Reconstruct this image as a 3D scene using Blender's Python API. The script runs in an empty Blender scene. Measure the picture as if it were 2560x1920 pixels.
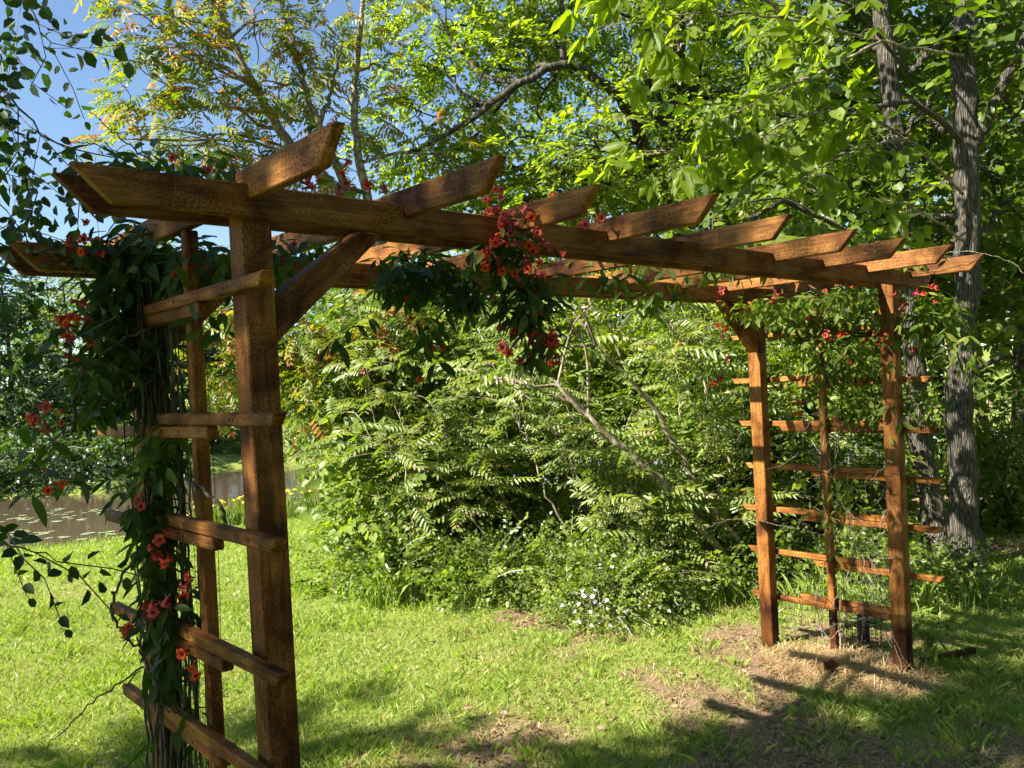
import bpy, bmesh, math, random
import numpy as np
from mathutils import Vector, Matrix

sc = bpy.context.scene
R = math.radians
COL = sc.collection

# ---------------------------------------------------------------- camera
CAM = np.array([-0.9975, -2.2096, 1.8676])
YAW, PITCH, ROLL, FOC = 0.7281, 0.0025, -0.0467, 0.81858
_fw = np.array([math.sin(YAW) * math.cos(PITCH), math.cos(YAW) * math.cos(PITCH), math.sin(PITCH)])
_r0 = np.array([math.cos(YAW), -math.sin(YAW), 0.0])
_u0 = np.cross(_r0, _fw)
_rt = math.cos(ROLL) * _r0 + math.sin(ROLL) * _u0
_up = -math.sin(ROLL) * _r0 + math.cos(ROLL) * _u0
cd = bpy.data.cameras.new("camera")
cam = bpy.data.objects.new("camera", cd)
COL.objects.link(cam)
cd.sensor_width = 36.0
cd.lens = FOC * 36.0
cd.clip_end = 600.0
cd.clip_start = 0.05
cam.matrix_world = Matrix(((_rt[0], _up[0], -_fw[0], CAM[0]), (_rt[1], _up[1], -_fw[1], CAM[1]),
                           (_rt[2], _up[2], -_fw[2], CAM[2]), (0, 0, 0, 1)))
sc.camera = cam

# ---------------------------------------------------------------- sky, sun, exposure
SUN_EL = R(39.0)
SUN_DIR = np.array([-0.970 * math.cos(SUN_EL), 0.242 * math.cos(SUN_EL), math.sin(SUN_EL)])   # towards the sun
world = bpy.data.worlds.new("World")
sc.world = world
world.use_nodes = True
wn = world.node_tree
for n in list(wn.nodes):
    wn.nodes.remove(n)
sky = wn.nodes.new("ShaderNodeTexSky")
sky.sky_type = 'NISHITA'
sky.sun_disc = False
sky.sun_elevation = SUN_EL
sky.sun_rotation = math.atan2(SUN_DIR[0], SUN_DIR[1])
sky.altitude = 100.0
sky.air_density = 1.0
sky.dust_density = 0.15
sky.ozone_density = 2.6
bg = wn.nodes.new("ShaderNodeBackground")
bg.inputs["Strength"].default_value = 0.062
wo = wn.nodes.new("ShaderNodeOutputWorld")
wn.links.new(sky.outputs[0], bg.inputs[0])
wn.links.new(bg.outputs[0], wo.inputs[0])
sl = bpy.data.lights.new("sun", 'SUN')
sl.energy = 5.0
sl.angle = R(0.53)
sl.color = (1.0, 0.95, 0.86)
sun = bpy.data.objects.new("sun", sl)
COL.objects.link(sun)
sun.rotation_euler = Vector(-SUN_DIR).to_track_quat('-Z', 'Y').to_euler()
sc.view_settings.view_transform = 'Standard'
sc.view_settings.look = 'None'
sc.view_settings.gamma = 1.0
sc.view_settings.exposure = 1.8
sc.view_settings.use_curve_mapping = False
sc.render.engine = 'CYCLES'
sc.cycles.max_bounces = 4
sc.cycles.diffuse_bounces = 2
sc.cycles.glossy_bounces = 2
sc.cycles.transmission_bounces = 2
sc.cycles.transparent_max_bounces = 4
sc.cycles.caustics_reflective = False
sc.cycles.caustics_refractive = False
sc.cycles.use_denoising = True
sc.cycles.adaptive_threshold = 0.02

# ---------------------------------------------------------------- helpers
K = 2560.0 / 2212.0


def P(x, y, d):
    """a point seen at (x, y) of the 2212-px wide photograph, d metres in front of the lens"""
    f = FOC * 2560
    return CAM + d * (_fw + (x * K - 1280) / f * _rt - (y * K - 960) / f * _up)


def ld(xy):
    """lateral offset and depth of ground points relative to the camera's heading"""
    rel = np.asarray(xy)[..., :2] - CAM[:2]
    return rel @ _r0[:2], rel @ np.array([math.sin(YAW), math.cos(YAW)])


def from_ld(l, d):
    return CAM[:2] + l * _r0[:2] + d * np.array([math.sin(YAW), math.cos(YAW)])


def _hash(ix, iy, iz, seed):
    n = (ix.astype(np.int64) * 374761393 + iy.astype(np.int64) * 668265263 + iz.astype(np.int64) * 2147483647 + seed * 1274126177) & 0xFFFFFFFF
    n = ((n ^ (n >> 13)) * 1274126177) & 0xFFFFFFFF
    n = (n ^ (n >> 16)) & 0xFFFFFFFF
    return n / 4294967295.0


def noise3(p, seed=0):
    p = np.asarray(p, float)
    i = np.floor(p)
    f = p - i
    f = f * f * (3 - 2 * f)
    x, y, z = i[..., 0], i[..., 1], i[..., 2]
    o = 0
    for dx in (0, 1):
        for dy in (0, 1):
            for dz in (0, 1):
                w = (f[..., 0] if dx else 1 - f[..., 0]) * (f[..., 1] if dy else 1 - f[..., 1]) * (f[..., 2] if dz else 1 - f[..., 2])
                o = o + w * _hash(x + dx, y + dy, z + dz, seed)
    return o


def noise2(xy, s, seed=0):
    q = np.zeros(np.shape(xy)[:-1] + (3,))
    q[..., 0] = xy[..., 0] * s
    q[..., 1] = xy[..., 1] * s
    return 0.6 * noise3(q, seed) + 0.28 * noise3(q * 2.1 + 7, seed + 1) + 0.12 * noise3(q * 4.3 + 3, seed + 2)


def sstep(a, b, x):
    t = np.clip((x - a) / (b - a), 0, 1)
    return t * t * (3 - 2 * t)


def tag(o, label=None, category=None, group=None, kind=None):
    if label: o["label"] = label
    if category: o["category"] = category
    if group: o["group"] = group
    if kind: o["kind"] = kind
    return o


WLOC = {}


def link(o, parent=None, wloc=(0, 0, 0)):
    COL.objects.link(o)
    w = Vector(wloc)
    if parent is not None:
        o.parent = parent
        o.location = w - WLOC[parent.name]
    else:
        o.location = w
    WLOC[o.name] = w
    return o


def empty(name, loc, label, category, group=None):
    o = bpy.data.objects.new(name, None)
    o.empty_display_size = 0.1
    link(o, None, loc)
    return tag(o, label, category, group)


def mesh_np(name, V, F, tint=None, mat=None, smooth=False):
    V = np.ascontiguousarray(V, np.float32)
    F = np.ascontiguousarray(F, np.int32)
    me = bpy.data.meshes.new(name)
    me.vertices.add(len(V))
    me.vertices.foreach_set("co", V.ravel())
    nf, k = F.shape
    me.loops.add(nf * k)
    me.loops.foreach_set("vertex_index", F.ravel())
    me.polygons.add(nf)
    me.polygons.foreach_set("loop_start", np.arange(0, nf * k, k, dtype=np.int32))
    if smooth:
        me.polygons.foreach_set("use_smooth", np.ones(nf, bool))
    if tint is not None:
        a = me.attributes.new("tint", 'FLOAT', 'POINT')
        a.data.foreach_set("value", np.ascontiguousarray(tint, np.float32))
    me.update(calc_edges=True)
    if mat:
        me.materials.append(mat)
    return me


def mobj(name, me, parent=None, wloc=(0, 0, 0)):
    o = bpy.data.objects.new(name, me)
    return link(o, parent, wloc)


def norm(v):
    v = np.asarray(v, float)
    return v / (np.linalg.norm(v, axis=-1, keepdims=True) + 1e-12)


# ---------------------------------------------------------------- materials
def new_mat(name):
    m = bpy.data.materials.new(name)
    m.use_nodes = True
    nt = m.node_tree
    for n in list(nt.nodes):
        nt.nodes.remove(n)
    out = nt.nodes.new("ShaderNodeOutputMaterial")
    return m, nt, out


def N(nt, kind, **kw):
    n = nt.nodes.new("ShaderNode" + kind)
    for k, v in kw.items():
        if k in n.inputs:
            n.inputs[k].default_value = v
        else:
            setattr(n, k, v)
    return n


def ramp(nt, stops, fac=None, interp='LINEAR'):
    r = nt.nodes.new("ShaderNodeValToRGB")
    r.color_ramp.interpolation = interp
    e = r.color_ramp.elements
    while len(e) > 1:
        e.remove(e[-1])
    e[0].position = stops[0][0]
    e[0].color = (*stops[0][1], 1)
    for p, c in stops[1:]:
        q = e.new(p)
        q.color = (*c, 1)
    if fac is not None:
        nt.links.new(fac, r.inputs[0])
    return r


def leaf_mat(name, stops, trans=(0.30, 0.42, 0.05), tf=0.45, rough=0.42, spec=0.5, twig=(0.09, 0.065, 0.045), objrand=0.0, tmul=3.2):
    """thin leaf: reflecting face + light passing through; tint attribute picks the shade, negative tint = twig"""
    m, nt, out = new_mat(name)
    L = nt.links.new
    at = N(nt, "Attribute", attribute_name="tint")
    fac = at.outputs["Fac"]
    if objrand:
        oi = N(nt, "ObjectInfo")
        mm = N(nt, "Math", operation='MULTIPLY_ADD')
        L(oi.outputs["Random"], mm.inputs[0])
        mm.inputs[1].default_value = objrand
        L(fac, mm.inputs[2])
        sb = N(nt, "Math", operation='SUBTRACT')
        L(mm.outputs[0], sb.inputs[0])
        sb.inputs[1].default_value = objrand * 0.5
        f2 = sb.outputs[0]
    else:
        f2 = fac
    cr = ramp(nt, stops, f2)
    lt = N(nt, "Math", operation='LESS_THAN')
    L(fac, lt.inputs[0])
    lt.inputs[1].default_value = -0.5
    mc = N(nt, "MixRGB", blend_type='MIX')
    L(lt.outputs[0], mc.inputs[0])
    L(cr.outputs[0], mc.inputs[1])
    mc.inputs[2].default_value = (*twig, 1)
    pb = N(nt, "BsdfPrincipled", Roughness=rough)
    pb.inputs["Specular IOR Level"].default_value = spec
    L(mc.outputs[0], pb.inputs["Base Color"])
    tr = N(nt, "BsdfTranslucent")
    tm = N(nt, "MixRGB", blend_type='MULTIPLY')
    tm.inputs[0].default_value = 1.0
    L(cr.outputs[0], tm.inputs[1])
    tm.inputs[2].default_value = (trans[0] * tmul * 2, trans[1] * tmul * 2, trans[2] * tmul * 2, 1)
    L(tm.outputs[0], tr.inputs[0])
    ms = N(nt, "MixShader")
    tfn = N(nt, "Math", operation='MULTIPLY_ADD')
    L(lt.outputs[0], tfn.inputs[0])
    tfn.inputs[1].default_value = -tf
    tfn.inputs[2].default_value = tf
    L(tfn.outputs[0], ms.inputs[0])
    L(pb.outputs[0], ms.inputs[1])
    L(tr.outputs[0], ms.inputs[2])
    L(ms.outputs[0], out.inputs[0])
    return m


def bark_mat(name, dark, light, sx=14.0, sz=2.5, bump=0.6, rough=0.9):
    m, nt, out = new_mat(name)
    L = nt.links.new
    tc = N(nt, "TexCoord")
    mp = N(nt, "Mapping")
    mp.inputs["Scale"].default_value = (sx, sx, sz)
    L(tc.outputs["Object"], mp.inputs[0])
    n1 = N(nt, "TexNoise", Scale=1.6, Detail=6.0, Roughness=0.62, Distortion=0.6)
    L(mp.outputs[0], n1.inputs["Vector"])
    vo = N(nt, "TexVoronoi", feature='DISTANCE_TO_EDGE', Scale=1.3)
    L(mp.outputs[0], vo.inputs["Vector"])
    n2 = N(nt, "TexNoise", Scale=1.3, Detail=3.0)
    L(tc.outputs["Object"], n2.inputs["Vector"])
    a = N(nt, "Math", operation='MULTIPLY')
    L(n1.outputs["Fac"], a.inputs[0])
    mr = N(nt, "MapRange")
    mr.inputs[2].default_value = 0.35
    L(vo.outputs["Distance"], mr.inputs[0])
    L(mr.outputs[0], a.inputs[1])
    ad = N(nt, "Math", operation='ADD')
    L(n1.outputs["Fac"], ad.inputs[0])
    L(mr.outputs[0], ad.inputs[1])
    cr = ramp(nt, [(0.35, dark), (1.05, light)], None)
    hm = N(nt, "Math", operation='MULTIPLY')
    L(ad.outputs[0], hm.inputs[0])
    hm.inputs[1].default_value = 0.75
    L(hm.outputs[0], cr.inputs[0])
    mx = N(nt, "MixRGB", blend_type='MULTIPLY')
    mx.inputs[0].default_value = 0.6
    L(cr.outputs[0], mx.inputs[1])
    r2 = ramp(nt, [(0.3, (0.55, 0.55, 0.5)), (0.7, (1.15, 1.1, 1.0))], n2.outputs["Fac"])
    L(r2.outputs[0], mx.inputs[2])
    pb = N(nt, "BsdfPrincipled", Roughness=rough)
    L(mx.outputs[0], pb.inputs["Base Color"])
    bp = N(nt, "Bump", Strength=bump, Distance=0.02)
    L(ad.outputs[0], bp.inputs["Height"])
    L(bp.outputs[0], pb.inputs["Normal"])
    L(pb.outputs[0], out.inputs[0])
    return m


def wood_mat(name):
    """brushed brown-orange staining on planed softwood: grain along local X, dark blotches, fine dark mottling"""
    m, nt, out = new_mat(name)
    L = nt.links.new
    tc = N(nt, "TexCoord")
    oi = N(nt, "ObjectInfo")
    off = N(nt, "VectorMath", operation='MULTIPLY_ADD')
    cmb = N(nt, "CombineXYZ")
    for i in range(3):
        L(oi.outputs["Random"], cmb.inputs[i])
    L(cmb.outputs[0], off.inputs[0])
    off.inputs[1].default_value = (17.0, 31.0, 23.0)
    L(tc.outputs["Object"], off.inputs[2])
    mp = N(nt, "Mapping")
    mp.inputs["Scale"].default_value = (2.2, 26.0, 26.0)
    L(off.outputs[0], mp.inputs[0])
    g = N(nt, "TexNoise", Scale=1.5, Detail=7.0, Roughness=0.6, Distortion=1.3)
    L(mp.outputs[0], g.inputs["Vector"])
    mp2 = N(nt, "Mapping")
    mp2.inputs["Scale"].default_value = (3.0, 60.0, 60.0)
    L(off.outputs[0], mp2.inputs[0])
    g2 = N(nt, "TexNoise", Scale=3.0, Detail=4.0, Roughness=0.7)
    L(mp2.outputs[0], g2.inputs["Vector"])
    base = ramp(nt, [(0.28, (0.13, 0.046, 0.010)), (0.5, (0.275, 0.112, 0.019)), (0.72, (0.41, 0.185, 0.034))], g.outputs["Fac"])
    # large blotches where the stain sank in
    bl = N(nt, "TexNoise", Scale=4.5, Detail=5.0, Roughness=0.55, Distortion=0.8)
    L(off.outputs[0], bl.inputs["Vector"])
    blr = ramp(nt, [(0.42, (1, 1, 1)), (0.55, (0.62, 0.54, 0.5)), (0.66, (0.22, 0.15, 0.13))], bl.outputs["Fac"])
    m1 = N(nt, "MixRGB", blend_type='MULTIPLY')
    m1.inputs[0].default_value = 0.92
    L(base.outputs[0], m1.inputs[1])
    L(blr.outputs[0], m1.inputs[2])
    # fine mottling of the brushed film
    sp = N(nt, "TexNoise", Scale=130.0, Detail=3.0, Roughness=0.7)
    L(off.outputs[0], sp.inputs["Vector"])
    spr = ramp(nt, [(0.40, (0.36, 0.30, 0.27)), (0.55, (1.05, 1.05, 1.05))], sp.outputs["Fac"])
    pm = N(nt, "TexNoise", Scale=5.0, Detail=2.0)
    L(off.outputs[0], pm.inputs["Vector"])
    pmr = ramp(nt, [(0.34, (0.1, 0.1, 0.1)), (0.56, (1, 1, 1))], pm.outputs["Fac"])
    m2 = N(nt, "MixRGB", blend_type='MULTIPLY')
    L(pmr.outputs[0], m2.inputs[0])
    L(m1.outputs[0], m2.inputs[1])
    L(spr.outputs[0], m2.inputs[2])
    m3 = N(nt, "MixRGB", blend_type='MULTIPLY')
    m3.inputs[0].default_value = 0.5
    L(m2.outputs[0], m3.inputs[1])
    g2r = ramp(nt, [(0.35, (0.45, 0.4, 0.38)), (0.6, (1.1, 1.1, 1.1))], g2.outputs["Fac"])
    L(g2r.outputs[0], m3.inputs[2])
    # knots
    mk = N(nt, "Mapping")
    mk.inputs["Scale"].default_value = (2.6, 9.0, 9.0)
    L(off.outputs[0], mk.inputs[0])
    vk = N(nt, "TexVoronoi", Scale=1.0)
    L(mk.outputs[0], vk.inputs["Vector"])
    kr = ramp(nt, [(0.05, (0.2, 0.13, 0.1)), (0.13, (0.75, 0.66, 0.6)), (0.2, (1, 1, 1))], vk.outputs["Distance"])
    m4 = N(nt, "MixRGB", blend_type='MULTIPLY')
    m4.inputs[0].default_value = 0.85
    L(m3.outputs[0], m4.inputs[1])
    L(kr.outputs[0], m4.inputs[2])
    # soil splash and damp at the foot of the posts
    gp = N(nt, "NewGeometry")
    sx = N(nt, "SeparateXYZ")
    L(gp.outputs["Position"], sx.inputs[0])
    dz = N(nt, "Math", operation='MULTIPLY_ADD')
    L(bl.outputs["Fac"], dz.inputs[0])
    dz.inputs[1].default_value = -0.5
    L(sx.outputs["Z"], dz.inputs[2])
    fr = ramp(nt, [(0.0, (0.30, 0.24, 0.25)), (0.12, (1, 1, 1))], dz.outputs[0])
    m5 = N(nt, "MixRGB", blend_type='MULTIPLY')
    m5.inputs[0].default_value = 1.0
    L(m4.outputs[0], m5.inputs[1])
    L(fr.outputs[0], m5.inputs[2])
    m3 = m5
    # each board took the stain a little differently; object colour also carries painted sunlight
    hs = N(nt, "HueSaturation", Saturation=0.97)
    vr = N(nt, "MapRange")
    vr.inputs[3].default_value = 0.72
    vr.inputs[4].default_value = 1.18
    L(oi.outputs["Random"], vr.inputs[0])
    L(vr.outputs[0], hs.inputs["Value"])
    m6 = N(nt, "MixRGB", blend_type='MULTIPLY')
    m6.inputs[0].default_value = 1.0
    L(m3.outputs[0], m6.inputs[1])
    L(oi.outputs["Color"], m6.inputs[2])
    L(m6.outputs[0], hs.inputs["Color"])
    pb = N(nt, "BsdfPrincipled")
    L(hs.outputs[0], pb.inputs["Base Color"])
    rr = N(nt, "MapRange")
    rr.inputs[3].default_value = 0.5
    rr.inputs[4].default_value = 0.72
    L(bl.outputs["Fac"], rr.inputs[0])
    L(rr.outputs[0], pb.inputs["Roughness"])
    pb.inputs["Specular IOR Level"].default_value = 0.14
    bp = N(nt, "Bump", Strength=0.3, Distance=0.0007)
    hsum = N(nt, "Math", operation='ADD')
    L(g2.outputs["Fac"], hsum.inputs[0])
    L(sp.outputs["Fac"], hsum.inputs[1])
    L(hsum.outputs[0], bp.inputs["Height"])
    L(bp.outputs[0], pb.inputs["Normal"])
    L(pb.outputs[0], out.inputs[0])
    return m


def plain(name, col, rough=0.6, spec=0.4, metallic=0.0, var=0.25, scale=8.0):
    m, nt, out = new_mat(name)
    L = nt.links.new
    tc = N(nt, "TexCoord")
    nz = N(nt, "TexNoise", Scale=scale, Detail=4.0)
    L(tc.outputs["Object"], nz.inputs["Vector"])
    lo = tuple(c * (1 - var) for c in col)
    hi = tuple(min(1, c * (1 + var)) for c in col)
    cr = ramp(nt, [(0.3, lo), (0.7, hi)], nz.outputs["Fac"])
    pb = N(nt, "BsdfPrincipled", Roughness=rough, Metallic=metallic)
    pb.inputs["Specular IOR Level"].default_value = spec
    L(cr.outputs[0], pb.inputs["Base Color"])
    L(pb.outputs[0], out.inputs[0])
    return m


M = {}
M['wood'] = wood_mat("stained_wood")
M['broad'] = leaf_mat("broad_leaf", [(0.0, (0.045, 0.080, 0.012)), (0.5, (0.092, 0.138, 0.020)), (1.0, (0.165, 0.205, 0.032))], trans=(0.36, 0.40, 0.055), tf=.42, spec=.45, rough=.42)
M['thicket'] = leaf_mat("thicket_leaf", [(0.0, (0.065, 0.11, 0.016)), (0.5, (0.125, 0.18, 0.027)), (1.0, (0.21, 0.26, 0.045))], trans=(0.32, 0.36, 0.055), tf=.45, spec=.5, rough=.4)
M['wood_leaf'] = leaf_mat("woodland_leaf", [(0.0, (0.04, 0.075, 0.010)), (0.5, (0.085, 0.132, 0.017)), (1.0, (0.155, 0.195, 0.028))], trans=(0.36, 0.40, 0.05), tf=.45, spec=.4, rough=.45)
M['canopy'] = leaf_mat("canopy_leaf", [(0.0, (0.062, 0.105, 0.010)), (0.5, (0.135, 0.185, 0.017)), (1.0, (0.225, 0.265, 0.028))], trans=(0.40, 0.42, 0.045), tf=0.6, spec=.42, rough=.42)
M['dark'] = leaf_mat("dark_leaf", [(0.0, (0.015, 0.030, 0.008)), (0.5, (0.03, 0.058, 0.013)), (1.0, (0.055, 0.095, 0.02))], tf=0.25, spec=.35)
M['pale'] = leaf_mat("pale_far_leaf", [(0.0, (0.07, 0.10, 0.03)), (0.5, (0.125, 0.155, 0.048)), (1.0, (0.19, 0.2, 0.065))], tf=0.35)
M['frond'] = leaf_mat("pinnate_leaf", [(0.0, (0.09, 0.14, 0.03)), (0.45, (0.18, 0.23, 0.048)), (0.8, (0.28, 0.31, 0.09)), (0.93, (0.30, 0.24, 0.16)), (1.0, (0.31, 0.19, 0.14))], trans=(0.27, 0.29, 0.06), tf=0.4, spec=0.6, rough=.38, objrand=0.35)
M['orange'] = leaf_mat("young_orange_leaf", [(0.0, (0.07, 0.125, 0.018)), (0.45, (0.145, 0.19, 0.026)), (0.74, (0.23, 0.22, 0.03)), (0.9, (0.30, 0.165, 0.03)), (1.0, (0.31, 0.10, 0.03))], trans=(0.36, 0.34, 0.05), tf=0.45)
M['shrub'] = leaf_mat("shrub_leaf", [(0.0, (0.075, 0.12, 0.018)), (0.5, (0.14, 0.20, 0.032)), (1.0, (0.23, 0.275, 0.055))], trans=(0.31, 0.34, 0.055), tf=0.42, spec=.4)
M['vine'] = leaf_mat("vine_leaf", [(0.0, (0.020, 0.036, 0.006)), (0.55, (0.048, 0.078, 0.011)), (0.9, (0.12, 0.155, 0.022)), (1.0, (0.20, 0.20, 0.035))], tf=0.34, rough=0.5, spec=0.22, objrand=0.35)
M['grass'] = leaf_mat("grass_blade", [(0.0, (0.38, 0.28, 0.15)), (0.12, (0.26, 0.28, 0.08)), (0.45, (0.20, 0.275, 0.048)), (0.8, (0.29, 0.345, 0.062)), (1.0, (0.40, 0.42, 0.10))], trans=(0.3, 0.36, 0.06), tf=0.3, spec=0.35)
M['litter'] = leaf_mat("dead_leaf", [(0.0, (0.10, 0.05, 0.025)), (0.5, (0.2, 0.11, 0.06)), (1.0, (0.34, 0.22, 0.13))], trans=(0.2, 0.16, 0.1), tf=0.1)
M['straw'] = leaf_mat("straw", [(0.0, (0.30, 0.19, 0.09)), (0.5, (0.47, 0.32, 0.15)), (1.0, (0.6, 0.45, 0.24))], trans=(0.2, 0.16, 0.1), tf=0.1)
M['bark'] = bark_mat("furrowed_bark", (0.028, 0.023, 0.018), (0.20, 0.172, 0.135), 42.0, 5.0, 1.0)
M['bark_dark'] = bark_mat("dark_bark", (0.018, 0.014, 0.011), (0.10, 0.08, 0.06), 10.0, 2.0, 0.6)
M['bark_grey'] = bark_mat("smooth_grey_bark", (0.14, 0.11, 0.075), (0.40, 0.33, 0.24), 9.0, 6.0, 0.25)
M['stem'] = bark_mat("vine_stem", (0.035, 0.026, 0.018), (0.16, 0.12, 0.085), 40.0, 8.0, 0.4)
M['stem_grey'] = bark_mat("dry_vine_stem", (0.14, 0.11, 0.085), (0.42, 0.36, 0.29), 40.0, 8.0, 0.4)
M['wire'] = plain("black_wire", (0.012, 0.012, 0.012), 0.8, 0.1)
M['black'] = plain("black_plastic", (0.012, 0.012, 0.013), 0.45, 0.5)
M['lily'] = plain("lily_pad", (0.27, 0.31, 0.15), 0.35, 0.6)
M['lavender'] = plain("pale_lavender", (0.62, 0.62, 0.82), 0.5, 0.4, var=0.08)
M['white_petal'] = plain("white_petal", (0.6, 0.6, 0.54), 0.6, 0.3, var=0.05)
M['yellow_petal'] = plain("yellow_petal", (0.75, 0.55, 0.03), 0.6, 0.3, var=0.15)


def petal_mat():
    m, nt, out = new_mat("trumpet_petal")
    L = nt.links.new
    at = N(nt, "Attribute", attribute_name="tint")
    oi = N(nt, "ObjectInfo")
    cr = ramp(nt, [(0.0, (0.16, 0.012, 0.014)), (0.45, (0.36, 0.022, 0.014)), (0.75, (0.50, 0.050, 0.028)), (0.9, (0.58, 0.12, 0.035)), (1.0, (0.64, 0.28, 0.05))], at.outputs["Fac"])
    hs = N(nt, "HueSaturation")
    for sock, lo, hi in (("Hue", .49, .508), ("Value", .75, 1.35), ("Saturation", .85, 1.05)):
        mr = N(nt, "MapRange")
        mr.inputs[3].default_value = lo
        mr.inputs[4].default_value = hi
        L(oi.outputs["Random"], mr.inputs[0])
        L(mr.outputs[0], hs.inputs[sock])
    L(cr.outputs[0], hs.inputs["Color"])
    cr = hs
    pb = N(nt, "BsdfPrincipled", Roughness=0.6)
    pb.inputs["Specular IOR Level"].default_value = .2
    L(cr.outputs[0], pb.inputs["Base Color"])
    tr = N(nt, "BsdfTranslucent")
    L(cr.outputs[0], tr.inputs[0])
    ms = N(nt, "MixShader")
    ms.inputs[0].default_value = 0.4
    L(pb.outputs[0], ms.inputs[1])
    L(tr.outputs[0], ms.inputs[2])
    L(ms.outputs[0], out.inputs[0])
    return m


M['petal'] = petal_mat()


def ground_mat():
    m, nt, out = new_mat("lawn_soil")
    L = nt.links.new
    at = N(nt, "Attribute", attribute_name="tint")       # 0 bare soil .. 1 turf
    tc = N(nt, "TexCoord")
    n1 = N(nt, "TexNoise", Scale=9.0, Detail=8.0, Roughness=0.7)
    n2 = N(nt, "TexNoise", Scale=70.0, Detail=5.0, Roughness=0.75)
    L(tc.outputs["Object"], n1.inputs["Vector"])
    L(tc.outputs["Object"], n2.inputs["Vector"])
    soil = ramp(nt, [(0.3, (0.12, 0.07, 0.04)), (0.5, (0.25, 0.16, 0.10)), (0.7, (0.42, 0.31, 0.20))], n2.outputs["Fac"])
    turf = ramp(nt, [(0.3, (0.12, 0.15, 0.03)), (0.55, (0.22, 0.265, 0.05)), (0.75, (0.33, 0.33, 0.095))], n2.outputs["Fac"])
    a = N(nt, "Math", operation='ADD')
    L(at.outputs["Fac"], a.inputs[0])
    b = N(nt, "Math", operation='MULTIPLY_ADD')
    L(n1.outputs["Fac"], b.inputs[0])
    b.inputs[1].default_value = 0.8
    b.inputs[2].default_value = -0.4
    L(b.outputs[0], a.inputs[1])
    mr = N(nt, "MapRange")
    mr.inputs[1].default_value = 0.25
    mr.inputs[2].default_value = 0.65
    L(a.outputs[0], mr.inputs[0])
    mx = N(nt, "MixRGB")
    L(mr.outputs[0], mx.inputs[0])
    L(soil.outputs[0], mx.inputs[1])
    L(turf.outputs[0], mx.inputs[2])
    pb = N(nt, "BsdfPrincipled", Roughness=0.95)
    pb.inputs["Specular IOR Level"].default_value = 0.15
    L(mx.outputs[0], pb.inputs["Base Color"])
    bp = N(nt, "Bump", Strength=0.8, Distance=0.02)
    L(n2.outputs["Fac"], bp.inputs["Height"])
    L(bp.outputs[0], pb.inputs["Normal"])
    L(pb.outputs[0], out.inputs[0])
    return m


def water_mat():
    m, nt, out = new_mat("pond_water")
    L = nt.links.new
    tc = N(nt, "TexCoord")
    n1 = N(nt, "TexNoise", Scale=6.0, Detail=4.0)
    L(tc.outputs["Object"], n1.inputs["Vector"])
    bp = N(nt, "Bump", Strength=0.06, Distance=0.05)
    L(n1.outputs["Fac"], bp.inputs["Height"])
    pb = N(nt, "BsdfPrincipled", Roughness=0.03)
    pb.inputs["Base Color"].default_value = (0.085, 0.06, 0.037, 1)
    pb.inputs["IOR"].default_value = 1.33
    L(bp.outputs[0], pb.inputs["Normal"])
    L(pb.outputs[0], out.inputs[0])
    return m


M['ground'] = ground_mat()
M['water'] = water_mat()

# ---------------------------------------------------------------- terrain
WATER_Z = -0.5
_nl = np.array([-60, -30, -16, -9.1, -5.8, -4.1, -1, 3, 12, 60.]);  _nd = np.array([8, 10, 12.2, 13.8, 15.7, 16.7, 18.6, 22, 26, 40.])
_fl = np.array([-60, -30, -13.6, -10.9, -10.2, -9.4, -7, 0, 12, 60.]); _fd = np.array([22, 22, 22.4, 22.6, 27, 28.4, 29, 29.5, 29.6, 41.])


def ground_z(xy):
    xy = np.asarray(xy, float)
    l, d = ld(xy)
    dn = np.interp(l, _nl, _nd)
    df = np.interp(l, _fl, _fd)
    near = -0.52 * sstep(-7.0, 0.6, d - dn + 1.2 * (noise2(xy, 0.35, 91) - .5))
    z = near - 0.5 * sstep(0.2, 1.6, d - dn)
    z = z + 0.75 * sstep(-1.2, 0.6, d - df) + 1.2 * sstep(1.0, 22.0, d - df) + 4 * sstep(20, 90, d - df)
    z = z + 0.05 * (noise2(xy, 0.55, 5) - 0.5) * sstep(0.5, 3, np.hypot(xy[..., 0] - 4.1, xy[..., 1] - .5)) * sstep(-1.5, -3, d - dn)
    return z


def turf_amount(xy):
    """1 where the lawn is thick, 0 where soil and thatch show"""
    xy = np.asarray(xy, float)
    l, d = ld(xy)
    t = 0.95 - (0.35 + .75 * sstep(-1.5, 0.0, l)) * sstep(0.62, 0.76, noise2(xy, 0.8, 11))
    # worn, leaf-strewn ground near the thicket, round the right-hand posts and in the shade in front
    w = np.exp(-(((xy[..., 0] - 3.9) / 1.3) ** 2 + ((xy[..., 1] - 0.9) / 1.0) ** 2))
    w = np.maximum(w, 0.55 * np.exp(-(((xy[..., 0] - 3.6) / 1.1) ** 2 + ((xy[..., 1] - 2.3) / 0.8) ** 2)))
    w = np.maximum(w, 0.75 * np.exp(-(((xy[..., 0] - 1.9) / 1.0) ** 2 + ((xy[..., 1] - 1.2) / 0.55) ** 2)))
    w = np.maximum(w, 0.7 * np.exp(-(((xy[..., 0] - 2.6) / 1.0) ** 2 + ((xy[..., 1] - 0.4) / 0.45) ** 2)))
    t = t - .92 * w * (0.15 + 1.4 * sstep(.25, .75, noise2(xy, 2.6, 23)))
    wood = sstep(7.6, 8.6, d - 0.35 * np.maximum(0, -l - 1.2) * 9)      # under the trees
    return np.clip(t, 0.02, 1) * (1 - 0.93 * wood * sstep(-3.2, -1.6, l) * (1 - sstep(13, 16, d)))


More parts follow.
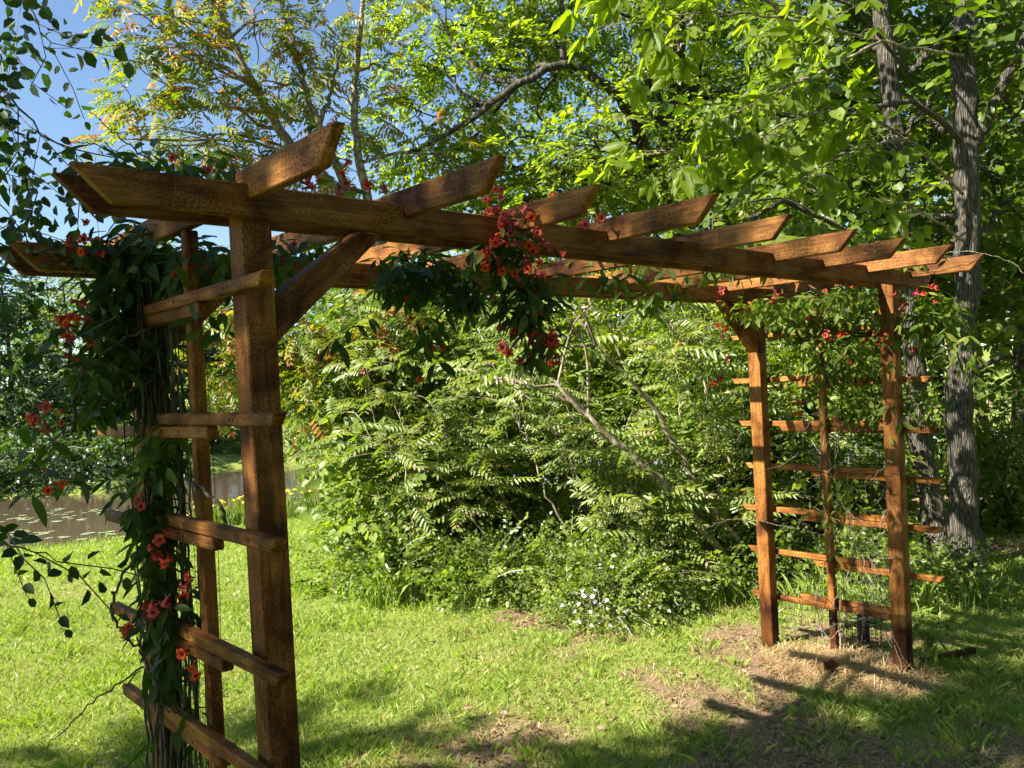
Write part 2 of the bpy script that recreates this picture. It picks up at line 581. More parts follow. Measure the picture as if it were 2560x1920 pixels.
def build_ground():
    a = np.concatenate([[-220, -150, -100, -70, -50, -36, -27, -21, -17, -14, -12], np.arange(-10.5, -3, 0.6), np.arange(-3, 10, 0.14), np.arange(10, 24, 0.5), [25, 27, 30, 34, 40, 48, 60, 80, 110, 150, 220]])
    X, Y = np.meshgrid(a, a, indexing='ij')
    XY = np.stack([X, Y], -1)
    Z = ground_z(XY)
    n = len(a)
    V = np.stack([X, Y, Z], -1).reshape(-1, 3)
    i = np.arange(n * n).reshape(n, n)
    F = np.stack([i[:-1, :-1], i[1:, :-1], i[1:, 1:], i[:-1, 1:]], -1).reshape(-1, 4)
    me = mesh_np("ground", V, F, turf_amount(XY).reshape(-1), M['ground'], True)
    tag(mobj("ground", me), "sunny lawn with thin worn patches round the pergola", kind="structure")


build_ground()


def build_water():
    ls = np.linspace(-60, 60, 60)
    V = []
    F = []
    for j, l in enumerate(ls):
        a = from_ld(l, np.interp(l, _nl, _nd) - 3.0)
        b = from_ld(l, np.interp(l, _fl, _fd) + 1.5)
        V += [(a[0], a[1], WATER_Z), (b[0], b[1], WATER_Z)]
        if j:
            F.append((2 * j - 2, 2 * j, 2 * j + 1, 2 * j - 1))
    me = mesh_np("pond_water", np.array(V), np.array(F), None, M['water'])
    tag(mobj("pond_water", me), "still brown pond beyond the lawn", kind="structure")


build_water()


# ---------------------------------------------------------------- geometry builders
class Geo:
    """collects quads with a tint per vertex"""
    def __init__(s):
        s.V, s.F, s.T, s.n = [], [], [], 0

    def add(s, V, F, T):
        V = np.asarray(V, float).reshape(-1, 3)
        s.V.append(V)
        s.F.append(np.asarray(F, int).reshape(-1, 4) + s.n)
        s.T.append(np.broadcast_to(np.asarray(T, float), (len(V),)))
        s.n += len(V)

    def arrays(s):
        return np.concatenate(s.V), np.concatenate(s.F), np.concatenate(s.T)

    def mesh(s, name, mat, smooth=False):
        V, F, T = s.arrays()
        return mesh_np(name, V, F, T, mat, smooth)


def tube_arrays(pts, rad, sides=6, wob=0.0, seed=0):
    pts = np.asarray(pts, float)
    n = len(pts)
    rad = np.broadcast_to(np.asarray(rad, float), (n,))
    t = np.gradient(pts, axis=0)
    t = norm(t)
    ref = np.array([0.0, 0.0, 1.0]) if abs(t[0][2]) < 0.9 else np.array([1.0, 0, 0])
    u = norm(np.cross(t[0], ref))
    V = []
    ang = np.arange(sides) / sides * 2 * math.pi
    rs = np.random.default_rng(seed)
    lob = 1 + wob * (rs.random(sides) - 0.5) * 2
    for i in range(n):
        u = u - t[i] * (u @ t[i])
        u = u / (np.linalg.norm(u) + 1e-9)
        w = np.cross(t[i], u)
        rr = rad[i] * lob * (1 + wob * 0.5 * (rs.random(sides) - 0.5))
        V.append(pts[i] + (np.cos(ang) * rr)[:, None] * u + (np.sin(ang) * rr)[:, None] * w)
    V = np.concatenate(V)
    i = np.arange(n - 1)[:, None] * sides
    j = np.arange(sides)[None]
    a = i + j
    b = i + (j + 1) % sides
    F = np.stack([a, b, b + sides, a + sides], -1).reshape(-1, 4)
    return V, F


def smooth_line(ctrl, n=12, jit=0.0, rng=None):
    c = np.asarray(ctrl, float)
    if len(c) == 2:
        t = np.linspace(0, 1, n)[:, None]
        p = c[0] * (1 - t) + c[1] * t
    else:
        cc = np.concatenate([[2 * c[0] - c[1]], c, [2 * c[-1] - c[-2]]])
        s = np.linspace(0, len(c) - 1, n)
        k = np.minimum(s.astype(int), len(c) - 2)
        t = (s - k)[:, None]
        p0, p1, p2, p3 = cc[k], cc[k + 1], cc[k + 2], cc[k + 3]
        p = 0.5 * (2 * p1 + (p2 - p0) * t + (2 * p0 - 5 * p1 + 4 * p2 - p3) * t ** 2 + (3 * p1 - p0 - 3 * p2 + p3) * t ** 3)
    if jit and rng is not None:
        w = rng.normal(0, jit, p.shape)
        w[0] = 0
        w[-1] = 0
        p = p + w
    return p


def leaf_quads(L, w, fold=0.16, droop=0.12, hexa=True):
    """one leaf along +X, upper face +Z"""
    if hexa:
        V = np.array([[0, 0, 0], [0.22 * L, w * 0.8, fold * w], [0.62 * L, w * 0.86, fold * w - droop * L * .4], [L, 0, -droop * L],
                      [0.62 * L, -w * 0.86, fold * w - droop * L * .4], [0.22 * L, -w * 0.8, fold * w]])
        return V, np.array([[0, 3, 2, 1], [0, 5, 4, 3]])
    V = np.array([[0, 0, 0], [0.45 * L, w, fold * w], [L, 0, -droop * L], [0.45 * L, -w, fold * w]])
    return V, np.array([[0, 3, 2, 1]])


def rot_frame(x, z):
    x = norm(x)
    z = np.asarray(z, float)
    z = norm(z - x * np.sum(z * x, -1, keepdims=True))
    y = np.cross(z, x)
    return np.stack([x, y, z], -1)      # columns


def spray(rng, n=15, length=0.5, L=0.08, w=0.026, ang=55, hexa=True, droop=0.25, roll=35, twig=0.003, whorl=False):
    g = Geo()
    ts = np.linspace(0.12, 1, n)
    line = lambda t: np.array([t * length, 0.03 * math.sin(5 * t) * length, -droop * length * t * t])
    if twig:
        tp = np.array([line(t) for t in (0, .5, 1)])
        wv = np.array([0, twig, twig * .7])
        g.add(np.concatenate([tp - wv, tp + wv]), [[0, 1, 4, 3], [1, 2, 5, 4]], -1)
    for i, t in enumerate(ts):
        s = 1 if i % 2 else -1
        a = R(ang + rng.normal(0, 14)) * s if i < n - 1 else rng.normal(0, .2)
        dz = rng.normal(-0.25, 0.25)
        x = np.array([math.cos(a), math.sin(a), dz])
        z = np.array([rng.normal(0, 0.3), rng.normal(0, math.tan(R(roll))), 1.0])
        k = rng.uniform(0.75, 1.15) * (1 - 0.25 * abs(t - 0.55))
        V, F = leaf_quads(L * k, w * k, rng.uniform(0.1, 0.5), rng.uniform(0, 0.3), hexa)
        Rm = rot_frame(x, z)
        g.add(V @ Rm.T + line(t) + 0.012 * norm(x), F, rng.uniform(0.15, 0.85))
    return g.arrays()


def frond(rng, pairs=8, length=0.42, L=0.086, w=0.0145, arch=0.28, tipred=0.0):
    g = Geo()
    line = lambda t: np.array([t * length, 0, arch * length * (0.8 * t - 1.35 * t * t)])
    tp = np.array([line(t) for t in np.linspace(0, 1, 6)])
    for wv in (np.array([0, .0016, 0]), np.array([0, 0, .0016])):
        g.add(np.concatenate([tp - wv, tp + wv]), [[i, i + 1, 6 + i + 1, 6 + i] for i in range(5)], -1)
    for i in range(pairs):
        t = 0.22 + 0.74 * i / (pairs - 1)
        k = 0.72 + 0.45 * math.sin(math.pi * (0.15 + 0.75 * t))
        for s in (-1, 1):
            a = R(72 - 22 * t + rng.normal(0, 6)) * s
            x = np.array([math.cos(a), math.sin(a), rng.normal(-0.28, 0.12)])
            z = np.array([0, 0.25 * s + rng.normal(0, .15), 1.0])
            kk = k * rng.uniform(0.9, 1.08)
            V, F = leaf_quads(L * kk, w * kk, 0.35, rng.uniform(0.05, 0.25), True)
            g.add(V @ rot_frame(x, z).T + line(t), F, 0.35 + rng.uniform(-.15, .2) + tipred * t)
    V, F = leaf_quads(L * .8, w * .8, 0.3, 0.1, True)
    g.add(V + line(1), F, 0.5 + tipred)
    return g.arrays()


def palm_leaf(rng, n=5, pet=0.09, L=0.16, w=0.036):
    """compound leaf: leaflets from the end of a stalk, drooping"""
    g = Geo()
    tp = np.array([[0, 0, 0], [pet * .5, 0, .012], [pet, 0, 0]])
    for wv in (np.array([0, .0016, 0]), np.array([0, 0, .0016])):
        g.add(np.concatenate([tp - wv, tp + wv]), [[0, 1, 4, 3], [1, 2, 5, 4]], -1)
    for i in range(n):
        f = (i - (n - 1) / 2) / ((n - 1) / 2)
        a = R(78 * f + rng.normal(0, 6))
        x = np.array([math.cos(a), math.sin(a), rng.normal(-0.45, 0.18)])
        z = np.array([0.3, rng.normal(0, .3), 1.0])
        k = (1 - 0.38 * abs(f)) * rng.uniform(0.9, 1.1)
        V, F = leaf_quads(L * k, w * k, 0.3, rng.uniform(0.1, 0.3), True)
        g.add(V @ rot_frame(x, z).T + np.array([pet - 0.02 * abs(f), 0, 0]), F, rng.uniform(.3, .75))
    return g.arrays()


_rt_ = np.random.default_rng(3)
TPL = {
    'broad': [spray(_rt_, 15, 0.48, 0.085, 0.027) for _ in range(5)],
    'broad_s': [spray(_rt_, 15, 0.40, 0.065, 0.022) for _ in range(5)],
    'far': [spray(_rt_, 14, 0.75, 0.15, 0.055, hexa=False, roll=45) for _ in range(5)],
    'far_s': [spray(_rt_, 18, 0.62, 0.105, 0.038, hexa=False, roll=45) for _ in range(5)],
    'shrub': [spray(_rt_, 17, 0.30, 0.042, 0.015, twig=0.002, hexa=False) for _ in range(5)],
    'maple': [spray(_rt_, 9, 0.42, 0.12, 0.05, ang=60, roll=22, droop=0.1) for _ in range(5)],
    'frond': [frond(_rt_, tipred=r) for r in (0, 0, 0, 0.5, 0.25)],
    'orange': [frond(_rt_, 6, 0.30, 0.075, 0.014, tipred=r) for r in (0.0, 0.12, 0.28, 0.05, 0.5)],
    'palm': [palm_leaf(_rt_, n) for n in (5, 5, 7, 5, 6)],
    'ovate': [spray(_rt_, 8, 0.30, 0.06, 0.021, droop=0.5, roll=60, twig=0.0018) for _ in range(5)],
}


def place(kind, pos, X, Z, scale, rng, tvar=0.25, toff=0.0):
    """arrays of many copies of the sprays of one kind"""
    pos = np.asarray(pos, float)
    n = len(pos)
    Rm = rot_frame(X, Z)
    scale = np.broadcast_to(np.asarray(scale, float), (n,))
    toff = np.broadcast_to(np.asarray(toff, float), (n,))
    which = rng.integers(0, len(TPL[kind]), n)
    Vs, Fs, Ts, c = [], [], [], 0
    for k, (V, F, T) in enumerate(TPL[kind]):
        ii = np.nonzero(which == k)[0]
        if not len(ii):
            continue
        v = np.einsum('nij,vj->nvi', Rm[ii], V) * scale[ii][:, None, None] + pos[ii][:, None]
        m = len(ii)
        tt = T[None] + (rng.normal(0, tvar, (m, 1)) + toff[ii][:, None])
        tt = np.where(T[None] < -0.5, -1.0, np.clip(tt, 0, 1))
        f = F[None] + (np.arange(m) * len(V))[:, None, None] + c
        Vs.append(v.reshape(-1, 3))
        Fs.append(f.reshape(-1, 4))
        Ts.append(tt.reshape(-1))
        c += m * len(V)
    return np.concatenate(Vs), np.concatenate(Fs), np.concatenate(Ts)


def blob_points(blobs, n, rng, inner=0.45, gapf=0.9, gap=0.42, seed=0):
    """positions and outward directions in uneven ellipsoidal clumps with gaps"""
    vol = np.array([(b[1][0] * b[1][1] * b[1][2]) ** (2 / 3) * (b[2] if len(b) > 2 else 1) for b in blobs])
    cnt = np.maximum(3, (n * vol / vol.sum())).astype(int)
    Ps, Ds = [], []
    for (b, c) in zip(blobs, cnt):
        ctr, rad = np.asarray(b[0], float), np.asarray(b[1], float)
        m = int(c * 2.4)
        d = norm(rng.normal(0, 1, (m, 3)))
        lump = 0.72 + 0.56 * noise3(d * 2.3 + ctr, seed + 3)
        r = (inner + (1 - inner) * rng.random(m) ** 0.7) * lump
        p = ctr + d * r[:, None] * rad
        keep = noise3(p / max(0.25, rad.mean()) * 2.2 * gapf, seed + 9) > gap
        p, d = p[keep][:c], d[keep][:c]
        Ps.append(p)
        Ds.append(d)
    return np.concatenate(Ps), np.concatenate(Ds)


def orient(d, rng, flat=0.55, droop=0.25, jit=0.45, nz=0.8):
    n = len(d)
    X = d * np.array([1, 1, flat]) + rng.normal(0, jit, (n, 3)) * np.array([1, 1, .5])
    X[:, 2] -= droop
    Z = np.array([0, 0, 1.0]) * nz + d * 0.4 + SUN_DIR * 0.55 + rng.normal(0, 0.3, (n, 3))
    return norm(X), Z


def bend(a, b, rng, sag=0.08, n=7):
    a, b = np.asarray(a, float), np.asarray(b, float)
    L = np.linalg.norm(b - a)
    m1 = a + (b - a) * 0.35 + rng.normal(0, sag * L, 3) + np.array([0, 0, 0.06 * L])
    m2 = a + (b - a) * 0.7 + rng.normal(0, sag * L, 3) + np.array([0, 0, 0.05 * L])
    return smooth_line([a, m1, m2, b], n)


def make_tree(name, label, base, trunks, blobs, n, kind, scale, leaf, bark, seed, group=None, category="tree", inner=0.45, gap=0.42,
              limb_r=0.035, sub=5, droop=0.25, tvar=0.25, toff=0.0, sides=8, wob=0.05, flat=0.55, extra_limbs=()):
    rng = np.random.default_rng(seed)
    base = np.asarray(base, float)
    root = empty(name, base, label, category, group)
    g = Geo()
    tpts = []
    for pts, r0, r1 in trunks:
        pts = smooth_line(pts, max(8, 5 * len(pts)), 0.012, rng)
        rad = np.linspace(0, 1, len(pts))
        rad = r0 + (r1 - r0) * rad ** 0.8
        if pts[0][2] < base[2] + 0.4:                      # root flare
            hh = pts[:, 2] - pts[0][2]
            rad = rad * (1 + 0.55 * np.exp(-hh / 0.22))
        V, F = tube_arrays(pts, rad, sides, wob, seed)
        g.add(V, F, 0)
        tpts.append((pts, rad))
    allp = np.concatenate([t[0] for t in tpts])
    allr = np.concatenate([t[1] for t in tpts])
    for pts, r0, r1 in extra_limbs:
        pts = smooth_line(pts, 5 * len(pts), 0.006, rng)
        V, F = tube_arrays(pts, np.linspace(r0, r1, len(pts)), 6, wob, seed)
        g.add(V, F, 0)
    for b in blobs:
        c = np.asarray(b[0], float)
        rm = np.mean(b[1])
        dist = np.linalg.norm(allp - c, axis=1) + np.where(allp[:, 2] > c[2] - 0.1 * rm, 2.5, 0) + np.where(allp[:, 2] < base[2] + 0.4, 3, 0)
        j = int(np.argmin(dist))
        ln = bend(allp[j], c, rng)
        r0 = min(limb_r, allr[j] * 0.8)
        V, F = tube_arrays(ln, np.linspace(r0, r0 * 0.4, len(ln)), 5)
        g.add(V, F, 0)
        for _ in range(sub):
            d = norm(rng.normal(0, 1, 3) + np.array([0, 0, .25]))
            s_ = ln[rng.integers(3, len(ln))]
            l2 = bend(s_, c + d * np.asarray(b[1]) * rng.uniform(.6, .95), rng, 0.07, 6)
            V, F = tube_arrays(l2, np.linspace(r0 * .42, r0 * .12 + .002, len(l2)), 4)
            g.add(V, F, 0)
    me = g.mesh(name + "_trunk", bark, True)
    mobj("trunk", me, root)
    p, d = blob_points(blobs, n, rng, inner, gap=gap, seed=seed)
    X, Z = orient(d, rng, droop=droop, flat=flat)
    V, F, T = place(kind, p, X, Z, scale * rng.uniform(.65, 1.3, len(p)), rng, tvar, toff)
    me = mesh_np(name + "_crown", V, F, T, leaf)
    tag(mobj("crown", me, root), kind="stuff")
    return root, rng


# ---------------------------------------------------------------- pergola
S_, L_, W_, H_, HB = 0.0889, 4.0517, 0.9193, 2.3635, 0.0915
BT = 0.034
pergola = empty("pergola", (0, 0, 0), "stained brown wooden pergola with nine rafters, four posts and slatted trellis ends", "pergola")


def prism(name, poly, thick, axis, parent, mat=None, bev=0.004, rough=0.0008):
    """polygon in space pushed along a thickness vector; local X = grain direction"""
    poly = np.asarray(poly, float)
    thick = np.asarray(thick, float)
    c = poly.mean(0) + thick / 2
    Rm = rot_frame(np.asarray(axis, float), -thick + 1e-6)
    loc = (np.concatenate([poly, poly + thick]) - c) @ Rm
    bm = bmesh.new()
    vs = [bm.verts.new(v) for v in loc]
    n = len(poly)
    bm.faces.new(vs[:n])
    bm.faces.new(vs[n:][::-1])
    for i in range(n):
        j = (i + 1) % n
        bm.faces.new((vs[i], vs[n + i], vs[n + j], vs[j]))
    bmesh.ops.recalc_face_normals(bm, faces=bm.faces)
    bmesh.ops.bevel(bm, geom=list(bm.edges), offset=bev, segments=1, affect='EDGES')
    me = bpy.data.meshes.new(name)
    bm.to_mesh(me)
    bm.free()
    me.materials.append(mat or M['wood'])
    o = bpy.data.objects.new(name, me)
    COL.objects.link(o)
    o.matrix_world = Matrix([[*Rm[i], c[i]] for i in range(3)] + [[0, 0, 0, 1]])
    if parent is not None:
        mw = o.matrix_world.copy()
        o.parent = parent
        o.matrix_basis = Matrix.Translation(-WLOC[parent.name]) @ mw
    return o


def post(x, y, zb, zt, w, lean=(0, 0), name="post"):
    a = np.array([x, y, zb]) + np.array([lean[0], lean[1], 0])
    b = np.array([x, y, zt])
    poly = [a, a + [w, 0, 0], b + [w, 0, 0], b]
    return prism(name, poly, (0, w, 0), (b - a), pergola)


# posts lean a hair, as they do in the photograph
post(0, 0, -0.35, H_ + HB - 0.012, S_, (0.026, 0.0))
post(0, W_, -0.45, H_ + HB - 0.012, S_, (0.02, -0.03))
post(L_, 0, -0.3, H_ + HB - 0.012, S_, (-0.022, 0.012))
post(L_, W_, -0.3, H_ + HB - 0.012, S_, (0.0, 0.0)).color = (1.5, 1.45, 1.1, 1)  # back right post: lighter stain plus sun glow painted into its colour
st = 0.042
post(0.0, 0.41, -0.35, 2.405, st, (0.01, -0.03), "stud")
post(L_ + S_ - st, 0.49, -0.3, 2.405, st, (0, 0), "stud").color = (1.45, 1.4, 1.1, 1)  # right stud lifted likewise, part stain, part painted sunlight
# beams: two boards clasping each pair of posts
for y0, x0, x1, dzl in ((-BT - .001, -0.4356, L_ + S_ + 0.42, 0), (S_ + .001, -0.445, L_ + S_ + 0.41, 0), (W_ - BT - .001, -0.40, L_ + S_ + 0.42, -.04), (W_ + S_ + .001, -0.42, L_ + S_ + 0.42, -.04)):
    cut = 0.095
    z1 = H_ + HB
    prism("beam_board", [(x0 + cut, y0, H_ + dzl), (x1 - cut, y0, H_), (x1, y0, z1), (x0, y0, z1 + dzl)], (0, BT, 0), (1, 0, -dzl / 5), pergola)
# nine rafters, notched down over the beams
RX = [0.007, 0.519, 1.003, 1.475, 2.068, 2.68, 3.166, 3.655, 4.235]
RY = [-0.508, -0.50, -0.412, -0.537, -0.477, -0.448, -0.458, -0.491, -0.454]
for x, y0 in zip(RX, RY):
    y1 = W_ + S_ + 0.47
    zb, zt = 2.4132, 2.5021
    prism("rafter", [(x, y0 + .085, zb), (x, y1 - .085, zb), (x, y1, zt), (x, y0, zt)], (BT, 0, 0), (0, 1, 0), pergola)
# braces
for y in (0.003, W_ + .003):
    th = (0, S_ - .006, 0)
    ax = np.array([1, 0, 0.95])
    prism("brace", [(S_ + .001, y, 2.02), (0.468, y, H_ - .001), (0.375, y, H_ - .001), (S_ + .001, y, 2.15)], th, ax, pergola)
    if y > .5:
        prism("brace", [(L_ - .001, y, 2.02), (L_ - .001, y, 2.15), (L_ - 0.29, y, H_ - .001), (L_ - 0.38, y, H_ - .001)], th, (-1, 0, .95), pergola)


def slat(x, y0, y1, zt, h=0.037, c0=0.03, c1=0.03, stain_sun=1.0):
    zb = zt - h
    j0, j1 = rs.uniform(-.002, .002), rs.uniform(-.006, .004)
    prism("slat", [(x, y0 + c0, zb + j0), (x, y1 - c1, zb + j1), (x, y1, zt + j1), (x, y0, zt + j0)], (0.036, 0, 0), (0, 1, 0), pergola).color = (stain_sun, stain_sun * .97, stain_sun * .8, 1)  # tint mixes stain difference with painted sunlight


rs = random.Random(5)
for zt, yn, yf in ((2.195, -.195, 1.30), (1.829, -.23, 1.325), (1.504, -.20, 1.275), (1.153, -.188, 1.245), (0.862, -.19, 1.145), (0.53, -.19, 1.2), (0.2, -.2, 1.2)):
    slat(-0.0375, yn, 0.72 + rs.uniform(-.08, .08), zt)
    slat(-0.0375, 0.20 + rs.uniform(-.03, .04), yf, zt - 0.0385, c0=0)
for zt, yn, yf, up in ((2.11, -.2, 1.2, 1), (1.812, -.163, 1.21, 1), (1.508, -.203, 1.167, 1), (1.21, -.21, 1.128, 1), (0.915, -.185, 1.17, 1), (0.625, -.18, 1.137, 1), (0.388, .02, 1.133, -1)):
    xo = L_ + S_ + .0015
    slat(xo, yn, 0.86 + rs.uniform(-.22, .0), zt, stain_sun=rs.uniform(1.0, 1.5))  # right slats lightened: some stain difference, some sunlight painted in
    slat(xo, 0.16 + rs.uniform(-.05, .2), yf, zt + 0.0385 * up, c0=0, stain_sun=rs.uniform(1.1, 1.5))


bm = bmesh.new()
bmesh.ops.create_cone(bm, cap_ends=True, segments=8, radius1=.0042, radius2=.0036, depth=.003)
SCREW = bpy.data.meshes.new("screw")
bm.to_mesh(SCREW)
bm.free()
SCREW.materials.append(plain("screw_steel", (0.05, 0.045, 0.04), .5, .5, .6))
for zt in (2.195, 1.829, 1.504, 1.153, 0.862):
    for y, dz_ in ((.03, 0), (.055, 0), (.43, 0), (.44, -.0385), (.95, -.0385), (.97, -.0385)):
        o = bpy.data.objects.new("screw", SCREW)
        COL.objects.link(o)
        o.parent = pergola
        o.location = (-.0385, y, zt - .0185 + dz_)
        o.rotation_euler = (0, R(-90), 0)

# ---------------------------------------------------------------- wire mesh behind the slats
def wire_mesh(name, label, x, y0, y1, z0, z1, step, rad, seed):
    rng = np.random.default_rng(seed)
    root = empty(name, (x, (y0 + y1) / 2, z0), label, "wire mesh", "wire meshes fixed to the trellis ends")
    g = Geo()
    for y in np.arange(y0, y1 + .001, step):
        n = 12
        pts = np.stack([x + 0.008 * np.sin(np.linspace(0, 9, n) + y * 5), np.full(n, y) + rng.normal(0, .002, n), np.linspace(z0, z1, n)], -1)
        g.add(*tube_arrays(pts, rad, 4), 0)
    gv = g.mesh(name + "_upright_wires", M['wire'])
    mobj("upright_wires", gv, root)
    g = Geo()
    for z in np.arange(z0, z1, step):
        n = 8
        pts = np.stack([x + 0.006 * np.sin(np.linspace(0, 5, n) + z * 3), np.linspace(y0, y1, n), np.full(n, z) + rng.normal(0, .002, n)], -1)
        g.add(*tube_arrays(pts, rad, 4), 0)
    mobj("cross_wires", g.mesh(name + "_cross_wires", M['wire']), root)


wire_mesh("wire_mesh", "black wire mesh on the left trellis end under the thick vine", 0.055, 0.42, 0.93, -0.1, 2.33, 0.05, 0.0010, 1)
wire_mesh("wire_mesh", "black wire mesh on the right trellis end by the straw mound", L_ + S_ + 0.045, 0.12, 0.95, 0.02, 2.33, 0.05, 0.0010, 2)

# ---------------------------------------------------------------- vines
def big_leaf(rng, L=0.1, w=0.021):
    n = 6
    t = np.linspace(0, 1, n)
    wid = w * np.array([0.12, 0.8, 1.0, 0.92, 0.6, 0.03])
    z = -0.18 * L * t ** 1.6 * rng.uniform(.3, 1.6)
    y = 0.05 * L * np.sin(3 * t) * rng.normal(0, 1)
    V = []
    for i in range(n):
        wv = 0.1 * w * math.sin(i * 2.1 + rng.uniform(0, 6))
        V += [(t[i] * L, y[i] + wid[i], z[i] + 0.3 * wid[i] + wv), (t[i] * L, y[i], z[i]), (t[i] * L, y[i] - wid[i], z[i] + 0.3 * wid[i] - wv)]
    F = []
    for i in range(n - 1):
        a = 3 * i
        F += [(a, a + 1, a + 4, a + 3), (a + 1, a + 2, a + 5, a + 4)]
    V = np.array(V)
    g = Geo()
    g.add(V + [0.014, 0, 0], F, 0.5)
    g.add([(0, .0012, 0), (0.016, .0012, 0), (0.016, -.0012, 0), (0, -.0012, 0)], [(0, 1, 2, 3)], 0.4)
    return g.arrays()


_rl = np.random.default_rng(8)
VLEAF = [big_leaf(_rl, L, w) for L, w in ((.085, .0135), (.075, .014), (.095, .0135), (.07, .011))]
TPL['vine'] = VLEAF
VLEAF_ME = [mesh_np("vine_leaf", *a, M['vine'], True) for a in VLEAF]
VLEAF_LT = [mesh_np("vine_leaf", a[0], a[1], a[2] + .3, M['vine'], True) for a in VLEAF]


def trumpet(rng):
    g = Geo()
    ns = 10
    xs = np.array([0, .008, .02, .034, .045])
    rr = np.array([.0025, .0045, .0062, .0092, .0115])
    V, F = [], []
    ang = np.arange(ns) / ns * 2 * math.pi
    for x, r in zip(xs, rr):
        V += [(x, r * math.cos(a), r * math.sin(a)) for a in ang]
    for i in range(4):
        for j in range(ns):
            F.append((i * ns + j, i * ns + (j + 1) % ns, (i + 1) * ns + (j + 1) % ns, (i + 1) * ns + j))
    T = np.repeat([.1, .3, .4, .5, .93], ns)
    g.add(V, F, T)
    for k in range(5):
        a0 = (2 * k) / ns * 2 * math.pi
        am = a0 + 2 * math.pi / ns
        e = lambda a, r, x: (x, r * math.cos(a), r * math.sin(a))
        x1 = .050 + rng.uniform(-.003, .003)
        q = [e(a0, .0115, .045), e(a0 + 4 * math.pi / ns, .0115, .045), e(am + .52, .021, x1), e(am, .028, x1 - .006 - rng.uniform(0, .006)), e(am - .52, .021, x1)]
        g.add([q[0], q[1], q[2], q[4]], [(0, 1, 2, 3)], [.9, .9, .74, .74])
        g.add([q[4], q[2], q[3], q[3]], [(0, 1, 2, 3)], [.74, .74, .66, .66])
    g.add([(-.006, .003, 0), (.004, .0045, 0), (.004, -.0045, 0), (-.006, -.003, 0)], [(0, 1, 2, 3)], 0)
    return g.arrays()


FLOWER_ME = [mesh_np("trumpet_flower", *trumpet(_rl), M['petal'], False) for _ in range(3)]


def vine(name, label, base, stems, blobs, flowers, seed, stem_mat):
    rng = np.random.default_rng(seed)
    root = empty(name, base, label, "vine")
    g = Geo()
    for pts, r0, r1 in stems:
        pts = smooth_line(pts, 6 * len(pts), 0.004, rng)
        g.add(*tube_arrays(pts, np.linspace(r0, r1, len(pts)), 5), 0)
    mobj("stem", g.mesh(name + "_stem", stem_mat, True), root)
    Ps, Xs, Zs, Ts = [], [], [], []
    for c, r, n, light in blobs:
        c = np.asarray(c, float)
        m = n // 2
        d = norm(rng.normal(0, 1, (m, 3)))
        p = c + d * (rng.random((m, 1)) ** 0.5) * np.asarray(r)
        az = rng.uniform(0, 2 * math.pi, m)
        for s in (0, math.pi * .8):                       # leaves in opposite pairs
            X = np.stack([np.cos(az + s), np.sin(az + s), np.full(m, 0.)], -1) * .75 + d * 0.35
            X[:, 2] -= rng.uniform(0.1, 1.3, m)
            Ps.append(p)
            Xs.append(norm(X))
            Zs.append(np.array([0, 0, .8]) + d * .8 + rng.normal(0, .35, (m, 3)))
            Ts.append(np.full(m, light))
    p, X, Z, T = map(np.concatenate, (Ps, Xs, Zs, Ts))
    order = np.argsort(np.linalg.norm(p - CAM, axis=1) * rng.uniform(.9, 1.1, len(p)))
    big, rest = order[:300], order[300:]
    Rm = rot_frame(X, Z)
    for i in big:
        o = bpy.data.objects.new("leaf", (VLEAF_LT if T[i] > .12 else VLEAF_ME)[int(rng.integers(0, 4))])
        COL.objects.link(o)
        o.parent = root
        k = rng.uniform(.75, 1.15)
        Mx = Matrix([[*(Rm[i][a] * k), p[i][a]] for a in range(3)] + [[0, 0, 0, 1]])
        o.matrix_basis = Matrix.Translation(-WLOC[root.name]) @ Mx
    if len(rest):
        V, F, TT = place('vine', p[rest], X[rest], Z[rest], rng.uniform(.75, 1.15, len(rest)), rng, 0.16, T[rest])
        tag(mobj("foliage", mesh_np(name + "_foliage", V, F, TT, M['vine'], True), root), kind="stuff")
    for q, n, sp in flowers:
        q = np.asarray(q, float)
        for _ in range(n + int(rng.integers(0, 3))):
            pos = q + rng.normal(0, sp, 3)
            x = norm(norm(CAM - pos) * 0.45 + rng.normal(0, .62, 3) + np.array([0, 0, -.15]))
            Rf = rot_frame(x, rng.normal(0, 1, 3))
            o = bpy.data.objects.new("flower", FLOWER_ME[int(rng.integers(0, 3))])
            COL.objects.link(o)
            o.parent = root
            k = rng.uniform(.5, .9)
            o.matrix_basis = Matrix.Translation(-WLOC[root.name]) @ Matrix([[*(Rf[a] * k), pos[a]] for a in range(3)] + [[0, 0, 0, 1]])
    return root


def column_stems(rng, n, x, y, sx, sy, z0, z1, top):
    out = []
    for _ in range(n):
        px, py = x + rng.normal(0, sx), y + rng.normal(0, sy)
        pts = []
        for z in np.linspace(z0, z1, 7):
            k = (z - z0) / (z1 - z0)
            pts.append((px + rng.normal(0, sx * .35) + top[0] * k * k, py + rng.normal(0, sy * .35) + top[1] * k * k, z))
        out.append((pts, rng.uniform(.004, .008), .002))
    return out


